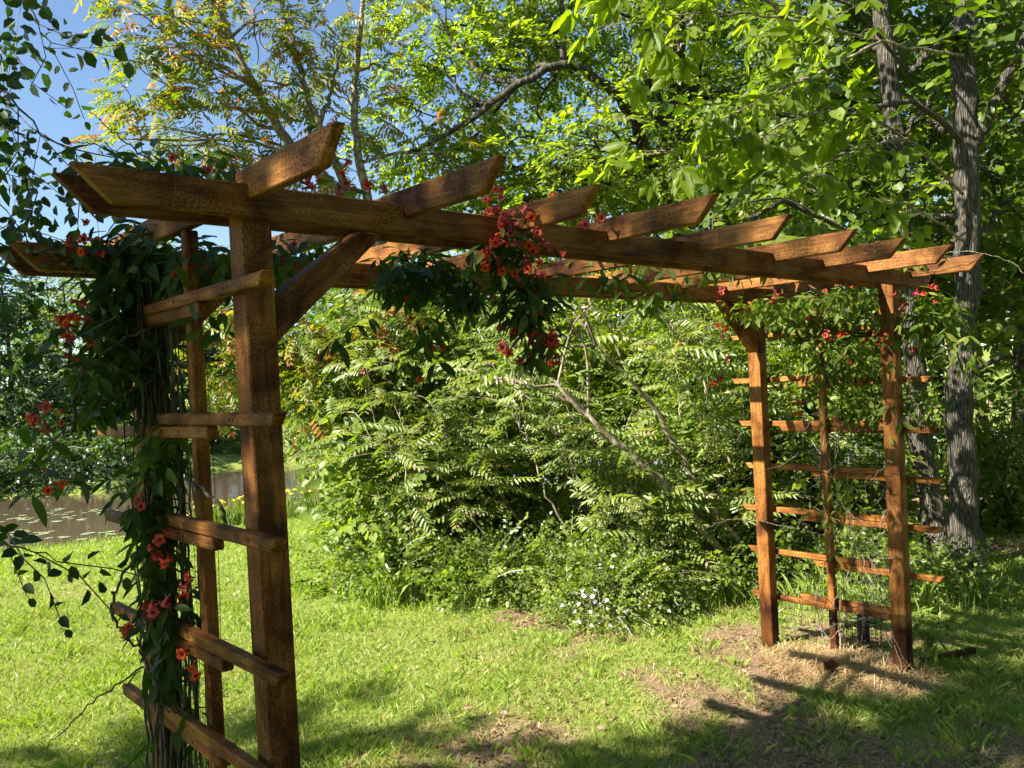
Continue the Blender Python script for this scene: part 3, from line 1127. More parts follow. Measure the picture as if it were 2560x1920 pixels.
_rv = np.random.default_rng(21)
stems = column_stems(_rv, 55, 0.0, 0.74, 0.03, 0.06, -0.35, 2.35, (0, 0))
stems += column_stems(_rv, 8, 0.03, 0.5, 0.02, 0.05, -0.35, 2.3, (0.0, .1))
stems += [([P(400, 1035, 2.6), P(440, 1060, 2.55), P(478, 1095, 2.5), P(488, 1130, 2.5)], .006, .005),
          ([P(312, 1180, 2.7), P(262, 1250, 2.62), P(243, 1310, 2.6), P(262, 1365, 2.62), P(310, 1405, 2.7)], .005, .004),
          ([P(300, 1405, 2.7), P(345, 1490, 2.65), P(350, 1530, 2.65), P(400, 1535, 2.65)], .003, .003),
          ([P(310, 1440, 2.7), P(215, 1505, 2.6), P(130, 1585, 2.5), P(85, 1625, 2.5)], .0035, .001),
          ([P(330, 700, 2.8), P(230, 760, 2.7), P(160, 800, 2.65), P(60, 840, 2.6)], .005, .002),
          ([P(330, 820, 2.8), P(200, 880, 2.7), P(110, 960, 2.6), P(80, 1010, 2.6)], .005, .002),
          ([P(280, 800, 2.75), P(190, 790, 2.7), P(165, 870, 2.65), P(155, 935, 2.65)], .008, .006),
          ([P(330, 350, 2.6), P(260, 300, 2.6), P(215, 260, 2.6), P(195, 240, 2.6)], .003, .001),
          ([P(300, 345, 2.6), P(200, 310, 2.6), P(150, 315, 2.6), P(130, 350, 2.6)], .002, .001),
          ([P(310, 345, 2.55), P(300, 260, 2.55), P(270, 190, 2.55), P(240, 170, 2.55)], .002, .0008),
          ([P(860, 590, 3.2), P(900, 650, 3.2), P(925, 720, 3.15), P(905, 790, 3.1)], .002, .001),
          ([P(1100, 480, 3.0), P(1140, 560, 3.0), P(1150, 660, 3.05), P(1160, 760, 3.05)], .003, .0015),
          ([P(760, 600, 3.0), P(740, 670, 2.9), P(738, 720, 2.9)], .002, .001)]
lblobs = [
    (P(305, 545, 2.9), (.15, .15, .14), 230, -.05), (P(290, 680, 2.9), (.13, .14, .19), 260, -.1), (P(325, 820, 2.9), (.11, .11, .17), 190, -.05),
    (P(350, 980, 2.78), (.09, .09, .15), 100, .3), (P(335, 1150, 2.75), (.09, .09, .15), 100, -.05), (P(350, 1310, 2.72), (.10, .10, .14), 90, -.05),
    (P(355, 1430, 2.7), (.09, .09, .1), 34, -.05), (P(385, 1560, 2.7), (.08, .09, .12), 16, -.05), (P(235, 620, 2.85), (.13, .13, .2), 130, -.05), (P(240, 800, 2.8), (.12, .12, .16), 90, 0), (P(300, 1050, 2.75), (.1, .1, .14), 60, .05),
    (P(170, 790, 2.7), (.12, .12, .17), 26, .05), (P(110, 930, 2.62), (.1, .1, .12), 18, .1), (P(160, 1030, 2.6), (.14, .1, .08), 8, .1),
    ((-0.12, .17, 2.52), (.3, .16, .055), 130, .05), ((0.05, .55, 2.3), (.12, .35, .12), 150, -.05), ((.33, .45, 2.34), (.22, .3, .08), 120, 0),
    ((.33, .06, 2.49), (.22, .05, .035), 22, .1), ((.02, .22, 2.16), (.06, .18, .1), 14, -.05),
    (P(900, 585, 3.2), (.22, .18, .1), 280, 0), (P(1090, 520, 2.98), (.13, .1, .12), 130, .05), (P(1140, 630, 3.05), (.13, .12, .12), 190, 0),
    (P(1160, 725, 3.05), (.07, .07, .11), 60, 0), (P(925, 715, 3.15), (.1, .09, .12), 34, 0), (P(1000, 640, 3.2), (.12, .1, .08), 70, 0), (P(1420, 640, 4.2), (.3, .2, .07), 60, .25), (P(740, 720, 2.9), (.05, .05, .06), 6, 0),
    (P(1030, 600, 3.3), (.15, .12, .06), 40, .05), (P(1290, 600, 3.7), (.25, .2, .05), 26, .15), (P(760, 690, 2.95), (.06, .06, .05), 4, 0),
]
lf = []
for (x, y, d, n) in ((225, 535, 2.7, 4), (190, 510, 2.72, 2), (265, 470, 2.7, 1), (170, 680, 2.7, 2), (165, 735, 2.68, 2), (155, 755, 2.66, 1), (185, 640, 2.7, 1), (85, 905, 2.6, 2), (150, 900, 2.62, 1), (80, 880, 2.6, 1),
                     (118, 1055, 2.55, 1), (318, 1090, 2.65, 1), (332, 1195, 2.62, 2), (352, 1193, 2.62, 1), (345, 1120, 2.65, 1), (328, 1300, 2.62, 2), (283, 1358, 2.6, 1), (402, 1420, 2.6, 1), (400, 1250, 2.6, 1), (380, 1290, 2.62, 1),
                     (460, 555, 2.75, 1), (395, 590, 2.75, 1), (390, 362, 2.5, 2), (418, 372, 2.5, 1), (470, 375, 2.55, 1), (345, 375, 2.5, 1),
                     (660, 405, 2.85, 2), (695, 400, 2.85, 2), (735, 385, 2.85, 2), (760, 400, 2.85, 3), (800, 400, 2.9, 2), (830, 405, 2.95, 1), (610, 550, 2.85, 1), (650, 560, 2.9, 1), (640, 530, 2.9, 1),
                     (1062, 485, 2.85, 3), (1095, 480, 2.85, 2), (1075, 515, 2.85, 3), (1050, 560, 2.9, 1), (1150, 465, 2.9, 1), (1155, 540, 2.9, 3), (1140, 590, 2.9, 2), (1165, 545, 2.9, 1), (1085, 445, 2.95, 2), (1060, 430, 2.95, 1), (1050, 548, 2.9, 1),
                     (1130, 720, 3.0, 2), (1180, 725, 3.0, 3), (1192, 758, 3.0, 3), (1120, 770, 3.0, 2), (1150, 690, 3.0, 1), (1115, 660, 3.05, 1), (1085, 635, 3.1, 2), (935, 735, 3.1, 2), (900, 792, 3.05, 1), (695, 748, 2.9, 1), (870, 625, 3.1, 1), (905, 680, 3.1, 1), (1245, 480, 3.2, 1), (1280, 487, 3.25, 1)):
    lf.append((P(x, y, d), n + (2 if 1040 < x < 1200 else 0), 0.02 if x < 1040 else .026))
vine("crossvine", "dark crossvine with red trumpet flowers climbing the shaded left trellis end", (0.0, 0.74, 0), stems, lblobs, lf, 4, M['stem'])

stems = [(p_, r_ * .55, .0015) for p_, r_, _e in column_stems(_rv, 5, L_ + .06, 0.42, 0.04, 0.16, 0.0, 2.3, (0, 0))]
for _ in range(34):
    a = np.array([L_ + .05 + _rv.normal(0, .06), _rv.uniform(.1, .75), _rv.uniform(.2, 1.4)])
    pts = [a]
    dr = _rv.normal(0, 1, 3) * .12
    for k in range(5):
        dr = dr * .7 + _rv.normal(0, .085, 3)
        pts.append(pts[-1] + dr)
    stems.append((pts, .0024, .0012))
stems += [((L_ + .1, -.1, 2.5), (L_ + .1, -.35, 2.52), (L_ + .2, -.55, 2.45), (L_ + .25, -.7, 2.3))]
stems[-1] = (list(stems[-1]), .002, .001)
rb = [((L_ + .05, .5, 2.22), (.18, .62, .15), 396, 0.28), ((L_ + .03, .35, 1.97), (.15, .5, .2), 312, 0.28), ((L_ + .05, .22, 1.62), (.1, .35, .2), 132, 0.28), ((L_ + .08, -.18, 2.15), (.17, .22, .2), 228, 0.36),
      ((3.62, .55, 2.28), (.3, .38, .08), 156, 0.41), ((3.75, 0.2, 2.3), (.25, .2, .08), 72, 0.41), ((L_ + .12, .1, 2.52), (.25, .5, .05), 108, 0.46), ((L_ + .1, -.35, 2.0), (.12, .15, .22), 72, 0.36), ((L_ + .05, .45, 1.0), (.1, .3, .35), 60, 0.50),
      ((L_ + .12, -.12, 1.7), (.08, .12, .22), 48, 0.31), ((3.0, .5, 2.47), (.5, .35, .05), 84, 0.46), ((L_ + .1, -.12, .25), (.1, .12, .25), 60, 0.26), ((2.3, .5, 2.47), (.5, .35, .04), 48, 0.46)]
rf = []
for (x, y) in ((985, 535), (1145, 500), (975, 675), (1245, 640), (1310, 680), (1130, 750), (1525, 705), (1685, 640), (1650, 790), (1370, 850), (1410, 830), (1350, 915), (690, 855), (735, 720), (470, 990), (290, 955), (240, 920), (220, 785),
               (255, 715), (360, 625), (150, 610), (20, 640), (580, 945), (700, 1120), (780, 1140), (850, 1070), (900, 1075), (1165, 1110), (1200, 1090), (1195, 1160), (1025, 1165), (960, 1380), (1015, 1490), (1680, 1045), (1460, 1180), (860, 1050), (1180, 1130), (720, 1110)):
    sx, sy = (1860 + .28933 * x) / K, (520 + .28933 * y) / K
    rf.append((P(sx, sy, 5.0 + .5 * (1950 - sx) / 300), 1, 0.015))
for (x, y) in ((745, 1355), (805, 1445), (1145, 1455), (45, 1140), (100, 655), (230, 515), (115, 915), (190, 965), (75, 390), (130, 300)):
    sx, sy = (1780 + .27125 * x) / K, (640 + .27125 * y) / K
    rf.append((P(sx, sy, 5.1), 1, 0.015))
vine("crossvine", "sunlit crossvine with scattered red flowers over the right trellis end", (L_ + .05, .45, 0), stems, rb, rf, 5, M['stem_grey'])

ORD = ["first", "second", "third", "fourth", "fifth", "sixth", "seventh", "eighth", "ninth", "tenth", "eleventh", "twelfth", "thirteenth", "fourteenth", "fifteenth", "sixteenth", "seventeenth", "eighteenth"]


def rank(xs, i):
    return ORD[sorted(range(len(xs)), key=lambda j: xs[j]).index(i)]


# ---------------------------------------------------------------- trees
def gpt(x, y):
    """ground point under a photograph pixel (flat lawn)"""
    f = FOC * 2560
    d = _fw + (x * K - 1280) / f * _rt - (y * K - 960) / f * _up
    t = -CAM[2] / d[2]
    p = CAM + t * d
    p[2] = float(ground_z(p[None, :2])[0])
    return p


def on_ground(p):
    p = np.array(p, float)
    p[2] = float(ground_z(p[None, :2])[0]) - 0.05
    return p


def shade_pt(gx, gy, z):
    """where a crown at height z stands if its shade falls at (gx, gy)"""
    k = SUN_DIR / SUN_DIR[2]
    return np.array([gx + k[0] * z, gy + k[1] * z, z])


# tree at the left, outside the frame, whose branches hang in at the left edge and shade the near half of the pergola
b0 = on_ground((-6.6, 2.4, 0))
blobs = [(shade_pt(.2, 1.5, 6.2), (1.4, 1.3, .9)), (shade_pt(1.0, .1, 6.4), (1.2, 1.1, .8), 1.3), (shade_pt(2.1, -.5, 7.0), (1.0, .95, .7), 1.3), (shade_pt(2.1, -1.7, 7.8), (.9, .8, .7)), (shade_pt(-1.0, 1.6, 6.6), (1.3, 1.3, .9)),
         (shade_pt(4.3, -1.0, 9.0), (.8, .6, .6), .5), (shade_pt(3.3, -.6, 8.2), (.7, .6, .5), .5), (shade_pt(5.2, -.30, 8.6), (.95, .22, .3), 1.6), (shade_pt(5.3, -1.6, 8.4), (1.2, .8, .7), .5), (shade_pt(2.9, -2.9, 8.6), (1.1, .9, .8), .7), (shade_pt(-.6, .1, 6.8), (1.2, 1.1, .8), 1.2)]
left_tree, _ = make_tree("shade_tree", "dark-leaved tree whose drooping leafy twigs hang in at the left edge", b0, [([b0, b0 + [.1, 0, 2.5], b0 + [.3, -.2, 5], b0 + [.7, -.5, 8.4]], .2, .05)],
                         blobs, 1900, 'broad', 1.1, M['broad'], M['bark_dark'], 31, gap=.34, limb_r=.06)
rng = np.random.default_rng(77)
g = Geo()
tw, tX, tZ = [], [], []
for ctrl in ([(-330, -200, 3.6), (-120, -40, 3.3), (-20, 60, 3.1), (60, 150, 3.0)], [(-300, -120, 3.4), (-80, 100, 3.2), (20, 230, 3.0), (95, 300, 2.9)], [(-260, 60, 3.3), (-60, 200, 3.1), (40, 330, 2.9), (80, 420, 2.9)],
             [(-260, 160, 3.2), (-90, 330, 3.0), (0, 430, 2.9), (60, 520, 2.8)], [(-200, -150, 3.1), (0, -60, 3.0), (80, 40, 2.9), (120, 120, 2.9)], [(-200, 330, 2.9), (-60, 450, 2.8), (20, 540, 2.75), (130, 545, 2.7)],
             [(-220, 900, 2.9), (-60, 1120, 2.7), (40, 1180, 2.6), (150, 1215, 2.55)], [(-220, 640, 2.8), (-40, 650, 2.7), (40, 700, 2.7), (120, 790, 2.65)],
             [(-160, 120, 2.9), (0, 190, 2.85), (110, 300, 2.8), (290, 345, 2.7)]):
    pts = smooth_line([P(*c) for c in ctrl], 14, 0.006, rng)
    g.add(*tube_arrays(pts, np.linspace(.006, .0015, 14), 4), 0)
    for i in range(4, 14, 2 if ctrl[0][1] > 800 else 1):
        for _ in range(1):
            d = norm(np.gradient(pts, axis=0)[i]) * .5 + rng.normal(0, .5, 3) + np.array([0, 0, -.35])
            tw.append(pts[i])
            tX.append(d)
            tZ.append(np.array([0, 0, .6]) + rng.normal(0, .5, 3))
me = g.mesh("hanging_twigs", M['bark_dark'], True)
mobj("twig", me, left_tree)
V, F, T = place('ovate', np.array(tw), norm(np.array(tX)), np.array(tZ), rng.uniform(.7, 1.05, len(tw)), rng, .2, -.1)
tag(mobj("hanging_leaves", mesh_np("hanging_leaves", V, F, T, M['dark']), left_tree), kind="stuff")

# slender tree with orange new leaves behind the left half of the pergola
b1 = on_ground(P(880, 1190, 10.0))
f1 = P(862, 640, 10.0)
blobs = []
for (x, y, d, r, w) in ((330, 60, 9.0, .55, 1), (420, 130, 9.2, .7, 1), (330, 210, 9.0, .5, 1), (470, 240, 9.3, .6, 1), (420, 320, 9.2, .6, .9), (560, 60, 9.6, .7, 1), (600, 180, 9.8, .6, .8), (700, 90, 10.0, .7, .8), (560, 330, 9.6, .5, .8), (520, -60, 9.5, .9, 1), (760, 250, 10.2, .6, .7), (690, 360, 10, .55, .8), (780, -20, 10.2, .7, .7), (300, -60, 9, .6, .8),
                        (960, 330, 10.4, .55, .8), (830, 150, 10.4, .5, .5), (270, 300, 9.0, .4, .6)):
    blobs.append((P(x, y, d), (r, r, r * .7), w))
t1, _ = make_tree("slender_tree", "slender grey-stemmed tree with orange-tipped new leaves against the sky", b1,
                  [([b1, P(872, 900, 10), f1], .13, .10), ([f1, P(790, 470, 9.9), P(640, 330, 9.7), P(555, 190, 9.5), P(470, 20, 9.3), P(440, -80, 9.2)], .085, .025), ([f1, P(760, 430, 9.9), P(690, 270, 9.8), P(640, 130, 9.8), P(600, -20, 9.8)], .07, .02),
                   ([f1, P(800, 450, 10), P(768, 300, 10.1), P(770, 120, 10.1), P(800, -60, 10.1)], .075, .025), ([P(690, 270, 9.8), P(720, 180, 9.9), P(745, 60, 10)], .03, .012)],
                  blobs, 1200, 'orange', .95, M['orange'], M['bark_grey'], 41, gap=.5, limb_r=.025, sub=6, inner=.3,
                  extra_limbs=[([P(640, 330, 9.7), P(560, 300, 9.5), P(470, 290, 9.3), P(420, 300, 9.2)], .02, .006), ([P(555, 190, 9.5), P(470, 150, 9.3), P(380, 90, 9.1), P(290, 20, 9.0)], .02, .006), ([P(500, 80, 9.4), P(400, 40, 9.2), P(280, 30, 9.0)], .018, .005)])

# smaller orange-leaved sapling seen under the beam, between the posts
b1b = on_ground(P(780, 1080, 9.4))
blobs = [(P(x, y, d), (r, r, r * .75), w) for (x, y, d, r, w) in ((480, 730, 9.2, .4, 1), (450, 820, 9.2, .38, 1), (560, 790, 9.2, .4, 1), (660, 720, 9.0, .45, 1), (700, 830, 9.0, .45, 1), (650, 900, 8.9, .3, .7), (770, 770, 9, .4, .8), (820, 690, 9, .4, .8), (470, 660, 9.3, .4, .7))]
make_tree("orange_sapling", "low spreading sapling with yellow and orange leaves beyond the front left post", b1b,
          [([b1b, P(770, 950, 9.3), P(740, 850, 9.2), P(640, 770, 9.2), P(520, 730, 9.2), P(440, 700, 9.2)], .05, .012), ([P(760, 900, 9.3), P(700, 800, 9.1), P(660, 690, 9.0)], .03, .01), ([P(770, 950, 9.3), P(640, 900, 9.2), P(500, 880, 9.2), P(420, 890, 9.2)], .03, .008)],
          blobs, 620, 'orange', 1.0, M['orange'], M['bark_grey'], 43, gap=.36, limb_r=.015, inner=.25)

# big dark-trunked tree with an arching limb
b2 = on_ground(P(1480, 1150, 12.5))
blobs = []
for (x, y, d, r, w) in ((960, 60, 11.5, .9, 1), (1080, 150, 11.3, .8, 1), (1000, 230, 11.2, .8, 1), (900, 300, 11.4, .7, .9), (1180, 40, 11.6, .9, 1), (1330, 20, 11.8, .9, .9), (1480, -40, 12, 1.0, .9), (1350, 150, 11.4, .6, .7), (1420, 330, 11, .8, 1), (1300, 320, 10.8, .8, 1), (1200, 370, 10.6, .7, 1), (1550, 200, 12.5, .8, .7),
                        (1600, 20, 12.5, 1.0, .8), (1100, -60, 11.5, 1.0, 1), (880, 130, 11.6, .5, .6), (1650, 300, 11.5, .9, 1), (1130, 430, 10.6, .6, .8), (1500, 420, 11, .9, 1), (930, 420, 11, .6, .8), (1780, 180, 12.5, .9, .8), (1040, 360, 10.8, .6, .8)):
    blobs.append((P(x, y, d), (r, r, r * .75), w))
arch = [P(1400, 345, 11.6), P(1370, 260, 11.1), P(1300, 180, 10.7), P(1215, 140, 10.4), P(1120, 180, 10.2), P(1040, 240, 10.1), P(950, 300, 10.0), P(880, 330, 9.9)]
make_tree("arching_tree", "large dark-trunked tree with one long arching limb behind the rafters", b2,
          [([b2, P(1480, 700, 12.5), P(1470, 300, 12.5), P(1460, 120, 12.5), P(1455, -120, 12.5)], .26, .12), ([P(1475, 330, 12.5), P(1420, 240, 12.3), P(1400, 80, 12.2), P(1395, -120, 12.2)], .15, .08), ([P(1475, 300, 12.5), P(1500, 160, 12.6), P(1520, -80, 12.7)], .14, .08),
           ([P(1478, 520, 12.5)] + arch, .10, .022)],
          blobs, 2300, 'broad', 1.0, M['canopy'], M['bark_dark'], 51, gap=.49, limb_r=.04, sub=6, inner=.35, toff=.05,
          extra_limbs=[([arch[4], P(1020, 300, 10.9), P(930, 370, 10.8)], .025, .008), ([arch[3], P(1160, 230, 11), P(1190, 270, 10.9), P(1310, 310, 10.9)], .02, .008), ([arch[5], P(980, 230, 10.9), P(930, 250, 10.8), P(820, 190, 10.7)], .02, .006)])

# the two grey trunks at the right
b3 = on_ground(gpt(2085, 1268))
d3 = 7.05
tr3 = [b3, P(2082, 1150, d3), P(2080, 1000, d3), P(2072, 860, d3), P(2084, 700, d3), P(2092, 520, d3), P(2090, 330, d3), P(2082, 160, d3), P(2085, 0, d3), P(2090, -250, d3)]
blobs3 = []
for (x, y, d, r, w) in ((2000, 120, 8.6, .6, 1), (2150, 60, 8.4, .6, 1), (2010, 330, 8.4, .5, .7), (2190, 250, 7.8, .5, 1), (2060, -150, 8.2, .8, 1), (2150, 420, 8.6, .6, 1), (2000, 620, 8.8, .6, 1), (2220, 480, 7.5, .5, 1), (2190, 640, 7.8, .5, 1), (2230, 780, 8.0, .5, .8), (1880, 480, 7.8, .6, 1), (1760, 420, 7.8, .5, 1), (1830, 330, 8, .6, 1), (2020, 480, 8.6, .5, .8), (2250, 100, 7, .6, 1), (1940, 540, 8.2, .5, .8)):
    blobs3.append((P(x, y, d), (r, r, r * .6), w))
for zz, tt in ((1.0, 3.0), (2.2, 2.6), (3.2, 3.2), (4.3, 2.6)):
    blobs3.append((b3 + [0, 0, zz] + SUN_DIR * tt, (.5, .5, .35), .45))
right_tree, _ = make_tree("furrowed_tree", "tall straight tree with furrowed grey bark at the right edge", b3, [(tr3, .122, .085), ([P(2100, 330, d3), P(2130, 260, 6.95), P(2170, 170, 6.9), P(2230, 60, 6.8)], .06, .03), ([P(2085, 60, d3), P(2010, 110, 6.9), P(1960, 160, 6.8)], .04, .02)],
                          blobs3, 900, 'maple', .95, M['broad'], M['bark'], 61, gap=.36, limb_r=.03, sides=18, wob=.035, inner=.25, flat=.35, droop=.12)
b4 = on_ground(gpt(2020, 1243))
d4 = 7.55
make_tree("leaning_tree", "thinner pale trunk leaning left, just behind the straight furrowed tree", b4, [([b4, P(2012, 1100, d4), P(1990, 960, d4), P(1975, 780, d4), P(1958, 560, d4), P(1940, 380, d4), P(1925, 200, d4), P(1910, 80, d4), P(1895, -40, d4), P(1880, -250, d4)], .105, .065),
                                                                            ([P(1938, 330, d4), P(1975, 260, 7.4), P(2020, 200, 7.3)], .03, .015), ([P(1945, 390, d4), P(1905, 300, 7.5), P(1850, 290, 7.4)], .025, .01)],
          [(P(1900, -120, 7.6), (.7, .7, .5), 1), (P(1800, 60, 8.5), (.7, .7, .5), 1), (P(1750, 180, 8.8), (.6, .6, .5), 1), (P(1700, 60, 9), (.7, .7, .5), 1), (P(1820, 230, 8.6), (.55, .55, .4), 1), (P(2000, -150, 7.8), (.7, .7, .5), 1)],
          420, 'maple', .9, M['broad'], M['bark'], 62, gap=.36, limb_r=.03, sides=16, wob=.035, inner=.25)

# near bough of large compound leaves reaching in from the right: a limb of the straight tree
rng = np.random.default_rng(91)
g = Geo()
lp, lX, lZ = [], [], []
for ctrl, m in (([(2080, 120, 6.8), (1900, 90, 6.0), (1700, 40, 5.6), (1500, 30, 5.3), (1290, 60, 5.2)], 44), ([(1900, 90, 6.0), (1760, 160, 5.6), (1660, 210, 5.5), (1560, 260, 5.4)], 30), ([(2080, 420, 6.9), (1960, 300, 6.2), (1800, 240, 5.8), (1620, 300, 5.6), (1560, 330, 5.5)], 40),
                ([(1700, 40, 5.6), (1560, -60, 5.3), (1400, -40, 5.2), (1250, -20, 5.1)], 34), ([(2080, 520, 6.9), (2010, 470, 6.2), (1950, 440, 5.9), (1880, 430, 5.8)], 16), ([(1960, 300, 6.2), (1830, 330, 5.9), (1730, 390, 5.8)], 18), ([(1500, 30, 5.3), (1480, 90, 5.2), (1440, 130, 5.2)], 14), ([(1620, 300, 5.6), (1520, 340, 5.6), (1420, 330, 5.6), (1300, 370, 5.6)], 22)):
    pts = smooth_line([P(*c) for c in ctrl], 24, 0.008, rng)
    g.add(*tube_arrays(pts, np.linspace(.014, .003, 24), 5), 0)
    tang = np.gradient(pts, axis=0)
    for _ in range(int(m * .72)):
        i = int(rng.integers(6, 24))
        side = norm(rng.normal(0, 1, 3) * [1, 1, .4] + [0, 0, -.1])
        off = side * rng.uniform(.03, .28)
        if np.linalg.norm(off) > .08:
            l2 = smooth_line([pts[i], pts[i] + off * .5 + [0, 0, .02], pts[i] + off], 5)
            g.add(*tube_arrays(l2, np.linspace(.003, .0015, 5), 3), 0)
        lp.append(pts[i] + off)
        lX.append(norm(side + norm(tang[i]) * .6 + rng.normal(0, .25, 3) + [0, 0, -.45]))
        lZ.append(np.array([0, 0, .9]) + rng.normal(0, .4, 3))
mobj("bough", g.mesh("near_bough", M['bark_grey'], True), right_tree)
PALM_ME = [mesh_np("compound_leaf", *a, M['canopy']) for a in TPL['palm']]
Rm = rot_frame(np.array(lX), np.array(lZ))
for i in range(len(lp)):
    o = bpy.data.objects.new("leaf", PALM_ME[int(rng.integers(0, 5))])
    COL.objects.link(o)
    o.parent = right_tree
    k = rng.uniform(.85, 1.2)
    o.matrix_basis = Matrix.Translation(-WLOC[right_tree.name]) @ Matrix([[*(Rm[i][a] * k), lp[i][a]] for a in range(3)] + [[0, 0, 0, 1]])

# woods behind
rng = np.random.default_rng(101)
WOOD = [(940, 13.0, 4.0), (860, 15.5, 4.2), (1050, 14.0, 4.6), (1230, 15.5, 6.0), (1380, 17, 8), (1600, 14.0, 11), (1760, 15.5, 11), (1900, 12.5, 11), (2060, 14.5, 12), (2200, 11.5, 11), (2330, 13.5, 12), (1690, 18.5, 13), (2130, 18.5, 13), (2460, 11.5, 10), (1500, 19, 10), (1150, 19, 6.0)]
for k, (x, d, h) in enumerate(WOOD):
    b = on_ground(P(x, 1000, d))
    top = b + [rng.normal(0, .4), rng.normal(0, .4), h]
    mid = b + (top - b) * .5 + np.append(rng.normal(0, .25, 2), 0)
    blobs = []
    for i in range(11):
        z = h * rng.uniform(.22, 1.0)
        a = rng.uniform(0, 6.28)
        rr = rng.uniform(.3, 1.7) * (1.15 - .5 * z / h)
        blobs.append((b + [rr * math.cos(a), rr * math.sin(a), z], (rng.uniform(.8, 1.3),) * 2 + (rng.uniform(.55, .85),)))
    make_tree("woodland_tree", "green woodland tree behind the pergola, %s from the left in the woods" % rank([w[0] for w in WOOD], k), b, [([b, mid, top], .11 + .01 * (k % 5), .03)], blobs, int(min(1, .35 + h * .065) * (560 + (k % 3) * 60)), 'far_s', 1.15, M['wood_leaf'], M['bark_dark'], 200 + k,
              group="trees of the woods behind the pergola", gap=.34, inner=.3, toff=.02 * (k % 4) - .02, sub=3)

# unseen trees added behind the photographer to block sky light from the shaded wood
rng = np.random.default_rng(105)
BACK = [(-7.5, -2.2, 9), (-6.0, -6.5, 10), (-2.2, -8.5, 9), (2.2, -8.2, 10), (6.5, -7.5, 9), (10.0, -5.0, 10), (13.0, -2.5, 11)]
for k, (x, y, h) in enumerate(BACK):
    b = on_ground((x, y, 0))
    blobs = []
    for i in range(12):
        z = h * rng.uniform(.16, 1.0)
        a = rng.uniform(0, 6.28)
        rr = rng.uniform(.2, 1.9) * (1.15 - .5 * z / h)
        blobs.append((b + [rr * math.cos(a), rr * math.sin(a), z], (rng.uniform(1.1, 1.6),) * 2 + (rng.uniform(.8, 1.1),)))
    make_tree("unseen_tree", "unseen leafy tree added behind the photographer, %s from the left" % ORD[k], b, [([b, b + [.1, 0, h * .5], b + [0, .2, h]], .16, .04)], blobs, 420, 'far', 1.5, M['broad'], M['bark_dark'], 250 + k,
              group="unseen trees behind the photographer", gap=.25, inner=.3, sub=2)

# trees and bushes across the pond
rng = np.random.default_rng(111)
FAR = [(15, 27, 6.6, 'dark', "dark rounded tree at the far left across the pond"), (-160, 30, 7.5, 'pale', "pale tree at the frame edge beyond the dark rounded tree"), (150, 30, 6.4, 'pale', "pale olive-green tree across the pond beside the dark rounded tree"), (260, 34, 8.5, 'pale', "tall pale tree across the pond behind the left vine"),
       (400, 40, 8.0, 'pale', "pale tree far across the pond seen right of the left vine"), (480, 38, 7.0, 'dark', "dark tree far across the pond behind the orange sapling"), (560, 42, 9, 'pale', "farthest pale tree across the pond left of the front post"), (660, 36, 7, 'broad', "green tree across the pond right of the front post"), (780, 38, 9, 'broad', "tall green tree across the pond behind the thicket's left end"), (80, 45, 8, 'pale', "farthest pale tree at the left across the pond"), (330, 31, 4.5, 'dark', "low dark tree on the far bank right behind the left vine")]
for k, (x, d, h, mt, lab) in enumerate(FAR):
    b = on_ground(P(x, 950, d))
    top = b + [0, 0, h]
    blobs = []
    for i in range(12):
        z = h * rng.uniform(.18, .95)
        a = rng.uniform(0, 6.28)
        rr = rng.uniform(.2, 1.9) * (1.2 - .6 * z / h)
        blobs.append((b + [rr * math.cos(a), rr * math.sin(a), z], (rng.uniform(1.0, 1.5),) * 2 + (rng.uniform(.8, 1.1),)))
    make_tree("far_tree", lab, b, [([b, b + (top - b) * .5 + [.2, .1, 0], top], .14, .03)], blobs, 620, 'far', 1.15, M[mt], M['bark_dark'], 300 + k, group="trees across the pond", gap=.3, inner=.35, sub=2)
for k, (x, d, r, mt) in enumerate(((-40, 23.6, 1.3, 'dark'), (60, 23.4, 1.1, 'dark'), (150, 23.6, 1.2, 'dark'), (230, 24.2, 1.0, 'dark'), (40, 25.0, 1.5, 'pale'), (190, 25.5, 1.4, 'broad'), (310, 26, 1.2, 'broad'), (440, 31.0, 1.0, 'broad'), (600, 31, 1.3, 'broad'), (680, 30.8, 1.2, 'shrub'), (770, 31, 1.4, 'broad'), (-140, 23.4, 1.4, 'dark'))):
    b = on_ground(P(x, 1050, d))
    BB = (-40, 60, 150, 230, 40, 190, 310, 440, 600, 680, 770, -140)
    make_tree("bank_bush", ("dark bush" if mt == 'dark' else "green bush") + " on the far bank of the pond, %s bush from the left" % rank(BB, k), b, [([b, b + [0, 0, r * .9]], .05, .02)], [(b + [rng.normal(0, .4), rng.normal(0, .4), r * .55], (r, r, r * .7)), (b + [rng.normal(0, .6), rng.normal(0, .6), r * .5], (r * .8, r * .8, r * .55))],
              170, 'far_s', 1.1, M[mt], M['bark_dark'], 400 + k, group="bushes on the far bank, " + ("dark" if mt == 'dark' else "green"), category="bush", gap=.25, sub=2)

